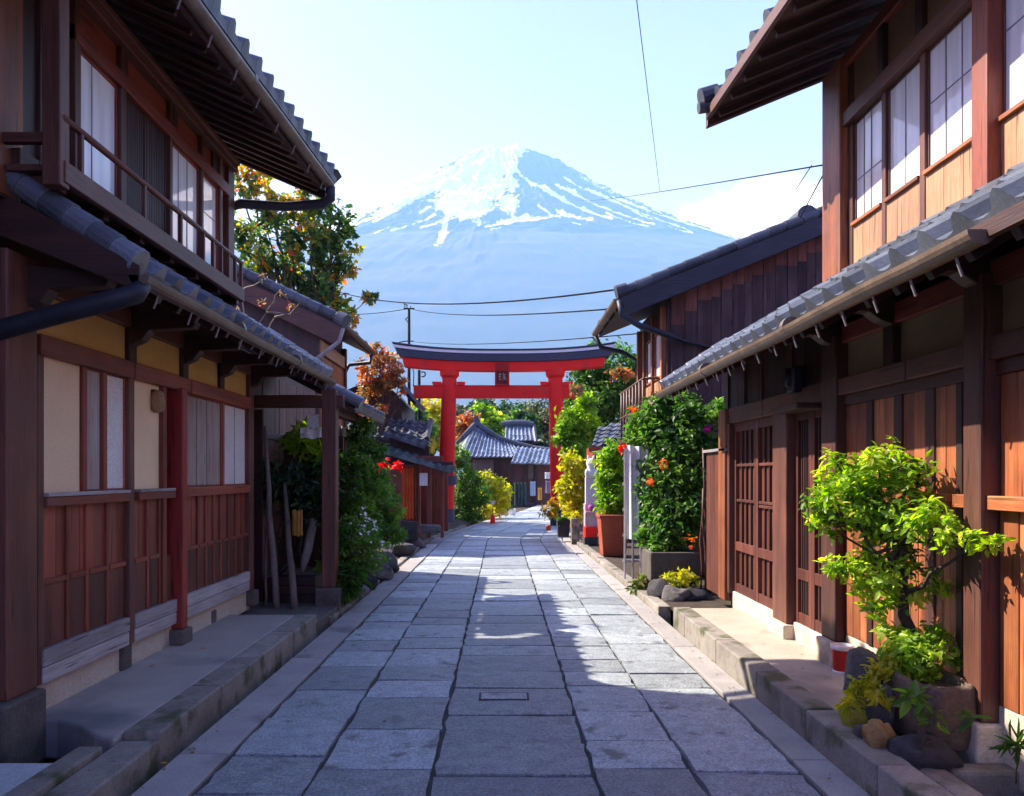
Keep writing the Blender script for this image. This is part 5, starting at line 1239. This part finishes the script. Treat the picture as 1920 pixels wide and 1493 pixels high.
def sl(px0, px1, py0, py1, Y, d): 
    p, q = at(px0, py1, Y), at(px1, py0, Y); return (p.x, q.x, Y, Y + d, p.z, q.z)
many(FH, 'wall', bw('Z'), [sl(870, 980, 856, 950, 54.8, 4), sl(960, 1050, 868, 948, 51.6, .2)], bev=0)
many(FH, 'wall_panel', rough_mat('taupe_plaster', (.16, .12, .10), (.22, .17, .14)), [sl(886, 926, 862, 905, 54.7, .2), sl(990, 1000, 872, 898, 51.5, .2)], bev=0)
many(FH, 'post', dk('Z'), [sl(930, 938, 858, 945, 54.6, .3), sl(984, 989, 868, 945, 51.3, .3), sl(1003, 1007, 868, 945, 51.3, .3), sl(955, 961, 866, 945, 51.3, .3)], bev=0)
UH = thing('far_house', 'far upper building whose small square tiled roof shows above the hip roof', 'house', (2, 68, -.6))
a, b = at(946, 826, 66), at(1002, 826, 66); c, d = at(948, 798, 68), at(996, 798, 68)
tile_roof(a, b, c - a, d - b, 6, pitch=.4, roll=.1).build('roof', BT, UH)
MB().tube([at(940, 796, 68), at(960, 794, 68), at(985, 794, 68), at(1000, 797, 68)], [.3, .34, .34, .3], 10).tube([at(1000, 797, 68), at(1005, 830, 66)], .2, 8).build('ridge', DTILE, UH)
one(UH, 'wall', dk('Z'), [sl(944, 1003, 824, 900, 67, 4)], bev=0)
sh = thing('far_shed', 'low dark shed with a flat grey roof at the far end of the street', 'shed', (4, 60, -.6))
one(sh, 'wall', dk('Z'), [sl(1000, 1100, 848, 945, 62, 3)], bev=0)
one(sh, 'roof', DTILE, [sl(996, 1100, 845, 849, 61.5, 4)], bev=0)
tag(MB().grid([[at(p, q, 49) + Vector((0, .06 * math.sin(p), 0)) for p in np.arange(962, 990, 1.0)] for q in (905, 925, 948)]).build('bamboo_screen', rough_mat('green_screen', (.03, .06, .05), (.07, .11, .09), scale=5, fine=20), None), 'dark green bamboo screen beside the far house porch', 'screen')
cloth('laundry', 994, 1004, 903, 930, 49, rough_mat('blue_cloth', (.22, .34, .44), (.3, .42, .52)), 'pale blue laundry hanging by the far house', 'laundry', 2, .03)
cloth('laundry', 1008, 1016, 915, 938, 47, GOLD, 'yellowish cloth hanging low at the far end of the street', 'cloth', 2, .05)
cloth('laundry', 1021, 1033, 886, 898, 46, WHITE, 'white washing bundled under the far porch roof', 'washing', 3, .06)
cloth('laundry', 1022, 1032, 902, 925, 46, rough_mat('mauve_cloth', (.2, .14, .2), (.34, .28, .34)), 'mauve garments hanging below the white washing', 'clothes', 3, .06)
# ---- trees beyond
def far_tree(px, pt, pb, Y, w, mat, label, seed, tone=None, n=2600, size=.5, name='forest_tree', group='trees beyond the far houses'):
    rr = random.Random(seed); cl = []
    nc = 9; k = (pb - pt)
    for i in range(nc):
        v = (i + .5) / nc; wy = w * (.45 + .6 * math.sin(math.pi * min(1, .15 + v * .8)))
        cl.append(S3(px + rr.uniform(-1, 1) * wy * .5, pt + k * (.12 + .8 * v), Y + rr.uniform(-1, 1) * w * Y / F * .4, wy * .55, wy * .55, k * .16, min(.97, max(.03, (tone if tone is not None else .4) + rr.uniform(-.28, .28)))))
    b = at(px, pb, Y); b.z = -.75
    tree(name, label, 'tree', b, cl, n, size, mat, seed, r0=.28, group=group, twigs=0)
far_tree(800, 745, 850, 70, 55, G_YEL, 'yellowing tree left of the torii pillar above the hut roofs', 51, .35)
far_tree(772, 765, 880, 55, 40, G_MID, 'green tree between the maple and the left torii pillar', 52, .4)
far_tree(845, 758, 860, 84, 45, G_OLV, 'olive tree just behind the left torii pillar', 53, .5)
far_tree(872, 772, 850, 74, 34, G_AUT, 'orange tree at the left edge of the torii opening', 54, .55, 1600)
far_tree(915, 757, 845, 76, 34, G_LIME, 'bright lime palm-like tree above the hip roof', 55, .65, 1400, .7)
far_tree(880, 748, 850, 92, 60, G_DARK, 'dark tree left of centre in the torii opening', 56, .5)
far_tree(945, 746, 850, 95, 62, G_DARK, 'dark tree behind the lime tree in the torii opening', 57, .55)
far_tree(1000, 745, 870, 90, 66, G_DARK, 'tall dark tree right of centre in the torii opening', 58, .6)
far_tree(1030, 750, 880, 82, 48, G_OLV, 'brownish olive tree beside the right torii pillar', 59, .55)
far_tree(975, 760, 860, 80, 40, G_MID, 'mid-green tree over the small square roof', 60, .3)
far_tree(1075, 735, 880, 75, 60, G_DARK, 'dark tree right of the right torii pillar', 61, .45)
far_tree(730, 760, 900, 62, 60, G_DARK, 'dark tree behind the small gabled house', 62, .4)
far_tree(1013, 815, 905, 72, 40, G_DARK, 'low dark tree right of the far roofs', 63, .3)
# ---- right of the torii
tree('broadleaf_tree', 'green broadleaf tree with one orange bough, right of the torii under the weathered house eave', 'tree', (5.6, 31, -.1),
     [S3(1110, 700, 31, 40, tone=.35), S3(1150, 690, 31, 40, tone=.3), S3(1185, 680, 31, 30, tone=.3), S3(1090, 730, 31, 34, tone=.5), S3(1135, 735, 30.4, 40, tone=.25), S3(1170, 740, 31, 34, tone=.2), S3(1080, 765, 30.4, 34, tone=.6), S3(1115, 775, 31, 40, tone=.12), S3(1160, 780, 31, 34, tone=.1), S3(1085, 800, 30.4, 30, tone=.55), S3(1112, 650, 32, 12, tone=.2), S3(1200, 710, 31, 26, tone=.2)], 9500, .2, G_MID, 71, r0=.16, aspect=.5)
leaves('orange_leaves', [S3(1155, 695, 25, 18, 12, 8, .5), S3(1172, 703, 25, 12, 10, 8, .5), S3(1080, 730, 24.6, 12, 10, 7, .55)], 260, .2, G_AUT, bpy.data.objects['broadleaf_tree.001'])
leaves('orange_leaves', [S3(1166, 700, 29.6, 20, 14, 8, .5)], 120, .2, G_AUT, bpy.data.objects['broadleaf_tree.001'])
tree('bushy_tree', 'light green bushy tree overlapping the right torii pillar', 'tree', (2.6, 25, -.1),
     [S3(1068, 790, 25, 22, tone=.6), S3(1060, 815, 25, 22, tone=.45), S3(1085, 820, 25, 26, tone=.5), S3(1105, 800, 25, 22, tone=.85), S3(1075, 845, 24.8, 22, tone=.4), S3(1120, 805, 25, 14, tone=.85), S3(1100, 760, 25, 22, tone=.35)], 4200, .16, G_LIME, 73, r0=.07, aspect=.55)
shrub('shrub', 'yellow-green bush at the foot of the right torii pillar', 'bush', at(1070, 985, 21.6), [S3(1072, 870, 21.6, 20, tone=.7), S3(1078, 895, 21.6, 22, tone=.6), S3(1066, 920, 21.6, 22, tone=.75), S3(1080, 940, 21.6, 22, tone=.6), S3(1070, 960, 21.4, 22, tone=.7), S3(1085, 915, 21.8, 16, tone=.5)], 3200, .15, G_YEL, 75, aspect=.45)
shrub('potted_plant', 'small variegated plant with reddish leaves at the right road edge by the torii', 'plant', at(1033, 988, 22.4), [S3(1033, 955, 22.4, 14, tone=.7), S3(1042, 962, 22.3, 10, tone=.5), S3(1025, 962, 22.4, 9, tone=.9)], 320, .15, leafmat('variegated_leaf', [(0, (.06, .09, .02)), (.5, (.3, .26, .03)), (1, (.45, .12, .04))]), 76, r0=.02, aspect=.3)
tag(MB().lathe(at(1028, 995, 21.8), [(.06, 0), (.08, .03), (.085, .12), (.08, .16), (.06, .16)], 12).build('red_pot', TERRA, None, smooth=True), 'tiny red pot at the right road edge by the torii', 'pot')
shrub('shrub', 'lime bush behind the red planter', 'bush', at(1148, 975, 16.4), [S3(1135, 870, 16.6, 20, tone=.6), S3(1155, 855, 16.6, 22, tone=.75), S3(1140, 900, 16.5, 24, tone=.5), S3(1162, 890, 16.5, 18, tone=.6), S3(1150, 930, 16.4, 26, tone=.6), S3(1140, 950, 16.4, 18, tone=.45), S3(1165, 950, 16.4, 16, tone=.55)], 3200, .13, G_LIME, 77, aspect=.5)
# tall tapered red planter
rp = thing('red_planter', 'tall square terracotta-red planter tapering downward on the right pavement', 'planter', at(1148, 1040, 16))
z0, z1 = gz(16) + .06, hz(966, 16.0); cxp = hx(1149, 16.0)
m = MB().hexa([(cxp - .24, 15.75, z0), (cxp + .24, 15.75, z0), (cxp - .24, 16.25, z0), (cxp + .24, 16.25, z0), (cxp - .31, 15.68, z1), (cxp + .31, 15.68, z1), (cxp - .31, 16.32, z1), (cxp + .31, 16.32, z1)]); m.build('body', TERRA, rp, bev=.02)
m = MB().box(cxp - .33, cxp + .33, 15.66, 15.72, z1 - .05, z1 + .012).box(cxp - .33, cxp + .33, 16.28, 16.34, z1 - .05, z1 + .012).box(cxp - .33, cxp - .27, 15.72, 16.28, z1 - .05, z1 + .012).box(cxp + .27, cxp + .33, 15.72, 16.28, z1 - .05, z1 + .012)
m.build('rim', TERRA, rp, bev=.008)
# pink and white stand carrying a little white figurine
st = thing('street_stand', 'slim white and pink stand holding a small white figurine beside the yellow-green bush', 'stand', at(1105, 1030, 18.4))
def sb2(px0, px1, py0, py1, Y0, Y1):
    p, q = at(px0, py1, Y0), at(px1, py0, Y0); return (p.x, q.x, Y0, Y1, p.z, q.z)
PINK = rough_mat('pink_paint', (.62, .28, .32), (.7, .36, .4), vary=.05)
one(st, 'panel', rough_mat('mauve_white_paint', (.55, .50, .58), (.64, .6, .66), vary=.05), [sb2(1098, 1117, 895, 988, 18.45, 18.6)], bev=.01)
many(st, 'side_panel', PINK, [sb2(1117, 1121, 905, 988, 18.4, 18.75), sb2(1097, 1100, 945, 988, 18.4, 18.7)], bev=.01)
one(st, 'shelf', PINK, [sb2(1098, 1119, 959, 963, 18.3, 18.7)], bev=.006)
one(st, 'base', RED, [sb2(1097, 1120, 988, 1008, 18.35, 18.8)], bev=.02)
one(st, 'foot', DROCK, [sb2(1096, 1121, 1008, 1022, 18.33, 18.85)], bev=.01)
MB().lathe(at(1108, 958, 18.36), [(.02, 0), (.06, .03), (.075, .09), (.05, .14), (.0, .15)], 12).build('bowl', rough_mat('magenta_glaze', (.4, .06, .28), (.5, .09, .34)), st, smooth=True)
fg = thing('figurine', 'small seated white figurine on top of the pink stand', 'figurine', at(1108, 895, 18.5))
MB().lathe(at(1108, 897, 18.5), [(.06, 0), (.13, .02), (.15, .1), (.12, .2), (.085, .27), (.11, .33), (.12, .4), (.09, .47), (.03, .5)], 16).build('body', WHITE, fg, smooth=True)
e1 = MB()
for s_ in (-1, 1):
    c = at(1108, 897, 18.5) + Vector((s_ * .06, 0, .48)); e1.tube([c, c + Vector((s_ * .01, 0, .05)), c + Vector((s_ * .02, 0, .1))], [.035, .025, .004], 8)
    c = at(1108, 897, 18.5) + Vector((s_ * .11, -.08, .2)); e1.tube([c, c + Vector((s_ * .02, -.03, -.08)), c + Vector((-s_ * .02, -.05, -.16))], [.04, .035, .03], 8)
e1.build('ears_and_arms', WHITE, fg, smooth=True)
for k, (px0, px1, py0, py1, Y, mat, lab) in enumerate(((1044, 1068, 975, 1003, 20.4, DROCK, 'dark square pot with drooping leaves at the right road edge'), (1070, 1087, 972, 1018, 19.5, KERB, 'pale rough stone pot between the dark pot and the pink stand'))):
    q = thing('stone_planter', lab, 'planter', at((px0 + px1) / 2, py1, Y))
    c = at((px0 + px1) / 2, py1, Y); w = (px1 - px0) * Y / F / 2; h = (py1 - py0) * Y / F
    MB().hexa([(c.x + sx * w * f, c.y + sy * w * f, c.z + z) for z, f in ((-.05, .85), (h, 1)) for sy in (-1, 1) for sx in (-1, 1)]).build('body', mat, q, bev=.02)
    leaves('foliage', [(c.x, c.y, c.z + h + .05, w * .9, w * .9, .1, .5)], 160, .12, G_MID if k == 0 else G_YEL, q, droop=.5, aspect=.3)
# small tiled roof shed behind
SH = thing('market_shed', 'small red-walled shed with a drooping dark tiled roof behind the lime bush', 'shed', (2.9, 19.5, -.1))
a, b = at(1108, 842, 19), at(1190, 815, 19)
c, d = at(1120, 805, 20.6), at(1205, 778, 20.6)
tile_roof(a, b, c - a, d - b, 5, pitch=.3, roll=.06).build('roof', DTILE, SH)
one(SH, 'wall', rc('Z'), [sb2(1112, 1215, 838, 1000, 19.5, 21)], bev=0)
one(SH, 'fascia', rd('X'), [sb2(1104, 1130, 838, 848, 18.9, 19.0)], bev=.006)
# ---- big bush in front of a white trellis screen
TR = thing('trellis_screen', 'white-painted trellis screen showing through the big flowering bush', 'trellis', (2.2, 11.6, 0))
m = MB()
tx0, tx1 = hx(1172, 11.62), hx(1262, 11.62)
for i in range(7): x = tx0 + (tx1 - tx0) * i / 6; m.box(x - .014, x + .014, 11.62, 11.645, .02, 2.0 + .25 * (i / 6))
for z in (.3, .7, 1.1, 1.5, 1.9): m.box(tx0 - .03, tx1 + .03, 11.646, 11.666, z - .022, z + .022)
m.build('lattice', gw('Z'), TR, bev=.004)
cloth('draped_sheet', 1170, 1218, 836, 1012, 11.5, WHITE, 'crumpled white sheet draped over the trellis beside the big bush', 'sheet', 3, .06, -.25)
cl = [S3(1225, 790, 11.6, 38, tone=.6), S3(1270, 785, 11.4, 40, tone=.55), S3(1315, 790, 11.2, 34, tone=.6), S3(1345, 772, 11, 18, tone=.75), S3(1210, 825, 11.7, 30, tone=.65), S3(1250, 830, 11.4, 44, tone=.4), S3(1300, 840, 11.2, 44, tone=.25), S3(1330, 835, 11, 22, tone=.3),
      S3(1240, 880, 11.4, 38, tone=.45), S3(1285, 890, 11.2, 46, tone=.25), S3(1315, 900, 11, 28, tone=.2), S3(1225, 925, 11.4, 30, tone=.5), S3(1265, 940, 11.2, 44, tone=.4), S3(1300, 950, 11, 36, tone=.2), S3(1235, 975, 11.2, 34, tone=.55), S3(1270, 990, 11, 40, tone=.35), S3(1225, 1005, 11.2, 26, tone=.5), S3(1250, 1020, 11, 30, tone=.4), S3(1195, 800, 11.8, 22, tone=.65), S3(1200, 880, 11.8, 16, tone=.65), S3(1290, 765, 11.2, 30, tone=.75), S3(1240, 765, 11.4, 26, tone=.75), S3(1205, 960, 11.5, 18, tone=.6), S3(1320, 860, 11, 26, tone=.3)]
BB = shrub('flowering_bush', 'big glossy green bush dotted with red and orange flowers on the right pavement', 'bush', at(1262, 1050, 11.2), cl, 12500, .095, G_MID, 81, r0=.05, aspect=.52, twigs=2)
for col, spots in (('red', ((1167, 840, 7),)), ('orange', ((1187, 770, 7), (1244, 868, 7), (1222, 905, 6), (1292, 1014, 12))), ('magenta', ((1325, 804, 7),))):
    for x, y, r in spots: leaves(col + '_flower', [S3(x, y, 10.85 if y < 1000 else 10.6, r)], 18, .06, PETAL[col], BB, aspect=.8)
cp = thing('stone_trough', 'grey concrete trough under the big flowering bush', 'planter', at(1262, 1108, 10.6))
c = at(1262, 1098, 10.7); w = 46 * 10.7 / F; zt_ = at(0, 1034, 10.7).z; zb_ = gz(10.7) + .06
m = MB().box(c.x - w, c.x + w, 10.55, 10.62, zb_ + .16, zt_).box(c.x - w, c.x + w, 11.2, 11.27, zb_ + .16, zt_).box(c.x - w, c.x - w + .07, 10.62, 11.2, zb_ + .16, zt_).box(c.x + w - .07, c.x + w, 10.62, 11.2, zb_ + .16, zt_)
m.build('body', BLOCK, cp, bev=.025)
MB().box(c.x - w + .05, c.x + w - .05, 10.6, 11.22, zt_ - .1, zt_ - .05).build('soil', SOIL, cp)
many(cp, 'foot', DROCK, [(c.x - w * .9, c.x - w * .5, 10.6, 11.2, zb_ - .05, zb_ + .16), (c.x + w * .5, c.x + w * .9, 10.6, 11.2, zb_ - .05, zb_ + .16)], bev=.02)
shrub('ground_plant', 'low plant with pinkish shoots against the trough at the right kerb', 'plant', at(1205, 1112, 10.9), [S3(1205, 1092, 10.9, 16), S3(1195, 1100, 10.9, 12), S3(1218, 1085, 10.9, 12)], 420, .09, leafmat('pink_shoot', [(0, (.03, .07, .02)), (.6, (.12, .17, .03)), (1, (.5, .22, .16))]), 83, r0=.01, aspect=.3)
shrub('ground_plant', 'low yellow-flowered plant in front of the concrete trough', 'plant', at(1275, 1120, 10.2), [S3(1255, 1088, 10.3, 14), S3(1278, 1085, 10.3, 18), S3(1298, 1090, 10.3, 12), S3(1265, 1097, 10.2, 14)], 700, .06, G_YEL, 84, r0=.01, aspect=.5)
for k, (px, py, Y, r, lab) in enumerate(((1235, 1125, 10.2, (.16, .2, .22), 'dark upright rock at the near end of the flowering bush bed'), (1262, 1132, 10.0, (.22, .15, .15), 'brownish rock lying beside the upright dark rock'), (1300, 1130, 10.1, (.2, .2, .16), 'dark rock against the porch end below the trough'))):
    p = at(px, py, Y); p.z = gz(Y) + r[2] * .5
    tag(MB().rock(p, r, 20 + k * 3.3, amp=.3).build('bed_rock', DROCK if k != 1 else ROCK, None, smooth=True), lab, 'rock', 'rocks at the end of the right porch')
tr_ = thing('bamboo_canes', 'bundle of thin canes standing between the bush and the fence boards', 'canes', at(1325, 1090, 10.4))
m = MB()
for i in range(7): x = 1316 + i * 3.2; m.tube(wob(at(x + random.uniform(-3, 3), 1112, 10.4), at(x + random.uniform(-4, 4), 870 + random.uniform(-30, 60), 10.5), 4, .03, i), .012, 6)
m.build('cane', bw('Z'), tr_, smooth=True)

# ================================================================== bonsai-like tree and its corner
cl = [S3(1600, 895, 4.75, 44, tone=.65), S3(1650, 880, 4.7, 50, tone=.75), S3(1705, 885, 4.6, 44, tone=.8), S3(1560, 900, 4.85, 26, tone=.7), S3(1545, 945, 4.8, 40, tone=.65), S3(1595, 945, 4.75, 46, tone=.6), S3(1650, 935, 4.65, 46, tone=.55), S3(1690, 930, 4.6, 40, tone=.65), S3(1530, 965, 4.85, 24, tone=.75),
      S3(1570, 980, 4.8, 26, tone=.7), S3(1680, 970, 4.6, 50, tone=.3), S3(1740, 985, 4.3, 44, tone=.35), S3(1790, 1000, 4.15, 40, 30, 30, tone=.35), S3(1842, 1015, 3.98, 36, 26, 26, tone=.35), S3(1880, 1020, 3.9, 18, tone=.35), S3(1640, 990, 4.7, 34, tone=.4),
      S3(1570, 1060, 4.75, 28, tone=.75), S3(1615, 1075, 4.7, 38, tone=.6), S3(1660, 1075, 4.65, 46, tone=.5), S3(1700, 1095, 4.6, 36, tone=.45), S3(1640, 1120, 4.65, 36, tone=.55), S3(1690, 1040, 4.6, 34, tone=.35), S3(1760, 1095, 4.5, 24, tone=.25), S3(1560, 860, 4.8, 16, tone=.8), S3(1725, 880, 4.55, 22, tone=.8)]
base = (hx(1715, 4.55), 4.55, .50)
BN = thing('bonsai_tree', 'cloud-pruned lime-green garden tree growing from the stone trough by the orange boards', 'tree', base)
limbs(base, (hx(1690, 4.6), 4.6, EYE + (CY - 1020) * 4.6 / F), .034, cl, 91, twigs=3).build('trunk', BARK, BN, smooth=True)
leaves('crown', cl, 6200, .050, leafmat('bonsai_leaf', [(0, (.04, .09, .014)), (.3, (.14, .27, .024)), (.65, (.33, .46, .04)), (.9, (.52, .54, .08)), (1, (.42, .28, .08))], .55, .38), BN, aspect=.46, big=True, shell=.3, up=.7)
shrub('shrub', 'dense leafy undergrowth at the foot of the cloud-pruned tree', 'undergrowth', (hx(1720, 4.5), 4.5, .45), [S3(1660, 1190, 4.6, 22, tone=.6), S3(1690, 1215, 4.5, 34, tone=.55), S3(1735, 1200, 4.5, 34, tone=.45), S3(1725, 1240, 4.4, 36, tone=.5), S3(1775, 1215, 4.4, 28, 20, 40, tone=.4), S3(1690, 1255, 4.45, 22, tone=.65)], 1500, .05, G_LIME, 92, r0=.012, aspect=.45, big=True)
tt = thing('stone_trough', 'rounded brown stone trough holding the cloud-pruned tree against the corner post', 'planter', (2.45, 4.45, .14))
def trough():
    m = MB(); n = 28; prof = ((.92, .0), (1.0, .06), (1.03, .2), (1.0, .33), (.93, .35), (.85, .34), (.8, .27))
    rows = []
    for f, z in prof:
        r = []
        for i in range(n + 1):
            t = 2 * math.pi * i / n; c_, s_ = math.cos(t), math.sin(t)
            x = math.copysign(abs(c_) ** .45, c_) * .16 * f; y = math.copysign(abs(s_) ** .45, s_) * .29 * f
            w = .03 * mnoise.noise(Vector((c_ * 2, s_ * 2, z * 6))) + .012 * mnoise.noise(Vector((c_ * 7, s_ * 7, z * 20)))
            r.append((2.475 + x + w, 4.36 + y + w, 1.0 * .14 + z + .02 * mnoise.noise(Vector((c_ * 3, s_ * 3, 9)))))
        rows.append(r)
    m.grid(rows); return m
trough().build('body', rough_mat('brown_stone', (.07, .05, .035), (.14, .10, .07), scale=5, bump=.7, fine=40, vary=.2), tt, smooth=True)
MB().box(2.36, 2.60, 4.14, 4.60, .40, .44).build('soil', SOIL, tt)
for k, (px, py, Y, r, mat, lab) in enumerate(((1625, 1255, 4.75, (.13, .12, .17), ROCK, 'tall mossy grey rock beside the red bucket'), (1598, 1330, 4.5, (.10, .08, .12), rough_mat('moss_rock', (.16, .15, .02), (.32, .30, .04), scale=6, bump=.8, fine=40), 'yellow moss-covered rock at the porch corner'), (1650, 1320, 4.4, (.07, .07, .14), ROCK, 'narrow upright grey rock in front of the tree trough'),
                                         (1648, 1362, 4.15, (.08, .08, .09), rough_mat('ochre_rock', (.16, .09, .03), (.26, .16, .06), scale=5, bump=.6), 'small ochre rock next to the dark boulder'), (1725, 1375, 4.05, (.22, .13, .13), DROCK, 'broad blue-black boulder in front of the tree trough'), (1620, 1365, 4.3, (.07, .06, .05), ROCK, 'little grey stone on the kerb by the mossy rock'))):
    p = at(px, py, Y); p.z = max(.1, p.z - .02) if k in (0, 2) else .14 + r[2] * .55 if k in (1, 3, 5) else .14
    tag(MB().rock(p, r, 40 + k * 2.7, detail=3, amp=.32).build('garden_rock', mat, None, smooth=True), lab, 'rock', 'rocks around the tree trough')
shrub('ground_plant', 'bright yellow-green spreading plant among the mossy rocks', 'plant', (hx(1640, 4.45), 4.45, .2), [S3(1630, 1285, 4.5, 26, tone=.7), S3(1660, 1265, 4.5, 26, tone=.6), S3(1605, 1300, 4.5, 20, tone=.85), S3(1675, 1240, 4.5, 24, tone=.6), S3(1650, 1310, 4.35, 20, tone=.5), S3(1590, 1325, 4.4, 14, tone=.9)], 900, .045, G_YEL, 94, r0=.006, aspect=.4, big=True)
shrub('ground_plant', 'sparse long-leaved plant in shade before the dark boulder', 'plant', (hx(1715, 3.95), 3.95, .14), [S3(1710, 1325, 3.95, 24, tone=.6), S3(1745, 1350, 3.9, 34, 12, 16, tone=.5), S3(1820, 1350, 3.9, 26, 12, 12, tone=.4)], 44, .095, G_MID, 95, r0=.006, aspect=.36, big=True, twigs=0)
shrub('grass_tuft', 'dark grass tuft hanging over the stone basin at the right edge', 'grass', (hx(1905, 3.75), 3.75, .1), [S3(1908, 1392, 3.75, 16)], 46, .12, G_MID, 96, r0=.004, aspect=.1, big=True, twigs=0)
bk = thing('fire_bucket', 'small red bucket with a white rim by the corner post on the right porch', 'bucket', (2.60, 5.72, .14))
c = (2.60, 5.70, .14)
MB().lathe(c, [(.055, 0), (.062, .01), (.074, .17), (.076, .18)], 20).build('body', rough_mat('bucket_red', (.42, .02, .016), (.5, .03, .022), rough=.4, vary=.03), bk, smooth=True)
MB().lathe(c, [(.078, .178), (.082, .182), (.082, .21), (.074, .212), (.07, .19)], 20).build('rim', WHITE, bk, smooth=True)
MB().lathe(c, [(.062, -.004), (.066, 0), (.066, .018), (.06, .02)], 20).build('foot_ring', WHITE, bk, smooth=True)
# ================================================================== poles and wires
up = thing('utility_pole', 'tall thin utility pole with a small aerial rising behind the left end of the torii', 'utility pole', at(767, 985, 45))
MB().tube([at(767, 990, 45), at(767, 580, 45)], [.13, .075], 10).build('pole', CABLE, up, smooth=True)
m = MB().beam(at(757, 579, 45), at(777, 579, 45), .08, .08).beam(at(760, 600, 45), at(767, 592, 45), .04, .04).beam(at(760, 598, 45), at(767, 608, 45), .04, .04); m.build('crossarm', CABLE, up)
m = MB()
for a_, b_ in (((759, 568), (759, 579)), ((763, 571), (763, 580)), ((770, 574), (770, 579)), ((757, 570), (764, 573))): m.tube([at(a_[0], a_[1], 45), at(b_[0], b_[1], 45)], .025, 6)
m.build('aerial', CABLE, up)
lp = thing('street_lamp', 'short lamp pole with a round lamp showing between the torii beams on the left', 'street lamp', at(786, 985, 40))
MB().tube([at(786, 990, 40), at(786, 694, 40)], [.1, .075], 10).build('pole', CABLE, lp, smooth=True)
m = MB(); cc = at(793, 702, 40); m.tube([cc + Vector((.13 * math.cos(t), 0, .13 * math.sin(t))) for t in [i * .5 - 2.2 for i in range(10)]], .035, 8); m.build('lamp_hoop', CABLE, lp, smooth=True)
MB().tube([at(775, 725, 40), at(776, 700, 40), at(774, 690, 40)], .025, 6).build('stay', CABLE, lp)
def wire(p0, p1, sag, r, label, mat=None):
    p0, p1 = Vector(p0), Vector(p1); n = 24
    pts = [p0.lerp(p1, i / n) - Vector((0, 0, sag * 4 * (i / n) * (1 - i / n))) for i in range(n + 1)]
    tag(MB().tube(pts, r, 6).build('overhead_cable', mat or CABLE, None, smooth=True), label, 'cable')
wire(at(600, 536, 33), at(1232, 532, 12.4), .55, .017, 'thickest dark cable crossing low over the mountain from big tree to weathered house')
wire(at(640, 590, 46), at(766, 579, 45), .1, .02, 'short faint cable running left from the utility pole')
wire(at(768, 579, 45), at(1165, 578, 14.5), .25, .016, 'thin cable from the utility pole top to the weathered house eave')
wire(at(768, 640, 45), at(1205, 625, 14.9), .2, .012, 'faint lowest cable just above the torii top beam')
wire(at(1085, 376, 60), at(1553, 308, 7), .12, .0075, 'thin cable climbing right across the mountain flank to the cedar house corner')
wire(at(1190, -30, 22), at(1237, 358, 60), .0, .016, 'faint near-vertical cable dropping through the sky right of the summit')
wire(at(1522, 310, 11.5), at(1492, 356, 11.9), .0, .008, 'short slanting stay above the ridge of the weathered house')
wire(at(1552, 312, 9), at(1498, 412, 12.2), .0, .009, 'longer slanting stay running down to the ridge end tile')
wire(at(775, 640, 29.5), at(738, 646, 28), -.05, .02, 'short curved wire at the left tip of the torii top beam')
# ---- litter
for k, (px, py, Y, mat, lab) in enumerate(((320, 1403, 4.42, 'yellow', 'tiny yellow fallen leaf lying in the left gutter'), (285, 1207, 6.0, 'orange', 'small curled brown leaf on the left porch near the cream panel'), (380, 1190, 6.6, 'orange', 'small brown leaf on the left porch by the red column'))):
    p = at(px, py, Y); p.z = -.06 if k == 0 else .112; 
    if k == 0: p.x = -2.0
    o = MB(); o.prism([p + Vector((-.022, 0, 0)), p + Vector((0, -.012, .004)), p + Vector((.025, 0, 0)), p + Vector((0, .014, .006))], (0, 0, .002))
    tag(o.build('fallen_leaf', PETAL[mat], None), lab, 'leaf')

def litter():
    P, R = [], []
    for i in range(620):
        k = rs.rand()
        y = rs.uniform(3.2, 20)
        if k < .35: x, z = rs.uniform(-2.02, -1.9), gz(y) - .12 if False else gz(y) + .002
        elif k < .6: x, z = rs.uniform(1.80, 1.94), gz(y) + .002
        elif k < .72: x, z = rs.uniform(-2.3, -2.05), gz(y) + .02
        elif k < .82: x, z = rs.uniform(2.15, 2.6), .142
        else: x, z = rs.uniform(-1.6, 1.7), gz(y) + .006
        if k < .35: x = rs.uniform(-1.95, -1.86)
        if .6 <= k < .72 and y < 8.3: z = .121
        if .72 <= k < .82 and not 4.7 < y < 8.4: continue
        P.append((x, y, z + .003)); R.append(rs.rand())
    P = np.array(P); k = len(P); a = rs.uniform(0, 6.28, k); s_ = rs.uniform(.006, .02, k)
    t = np.stack([np.cos(a), np.sin(a), rs.uniform(-.1, .35, k)], 1) * s_[:, None]; b = np.stack([-np.sin(a), np.cos(a), rs.uniform(-.1, .3, k)], 1) * s_[:, None] * .5
    V = np.stack([P - t * .2, P + b + t * .5, P + t * 1.4, P - b + t * .5], 1).reshape(-1, 3)
    i = np.arange(k)[:, None] * 4
    o = np_mesh('leaf_litter', V, i + np.array([[0, 1, 2, 3]]), np.repeat(np.array(R), 4), leafmat('litter', [(0, (.05, .035, .02)), (.6, (.14, .085, .03)), (1, (.32, .2, .05))], .1, .8))
    tag(o, 'scattered dry brown leaf bits lying along the gutters and paving', 'leaf litter', kind='stuff')
litter()
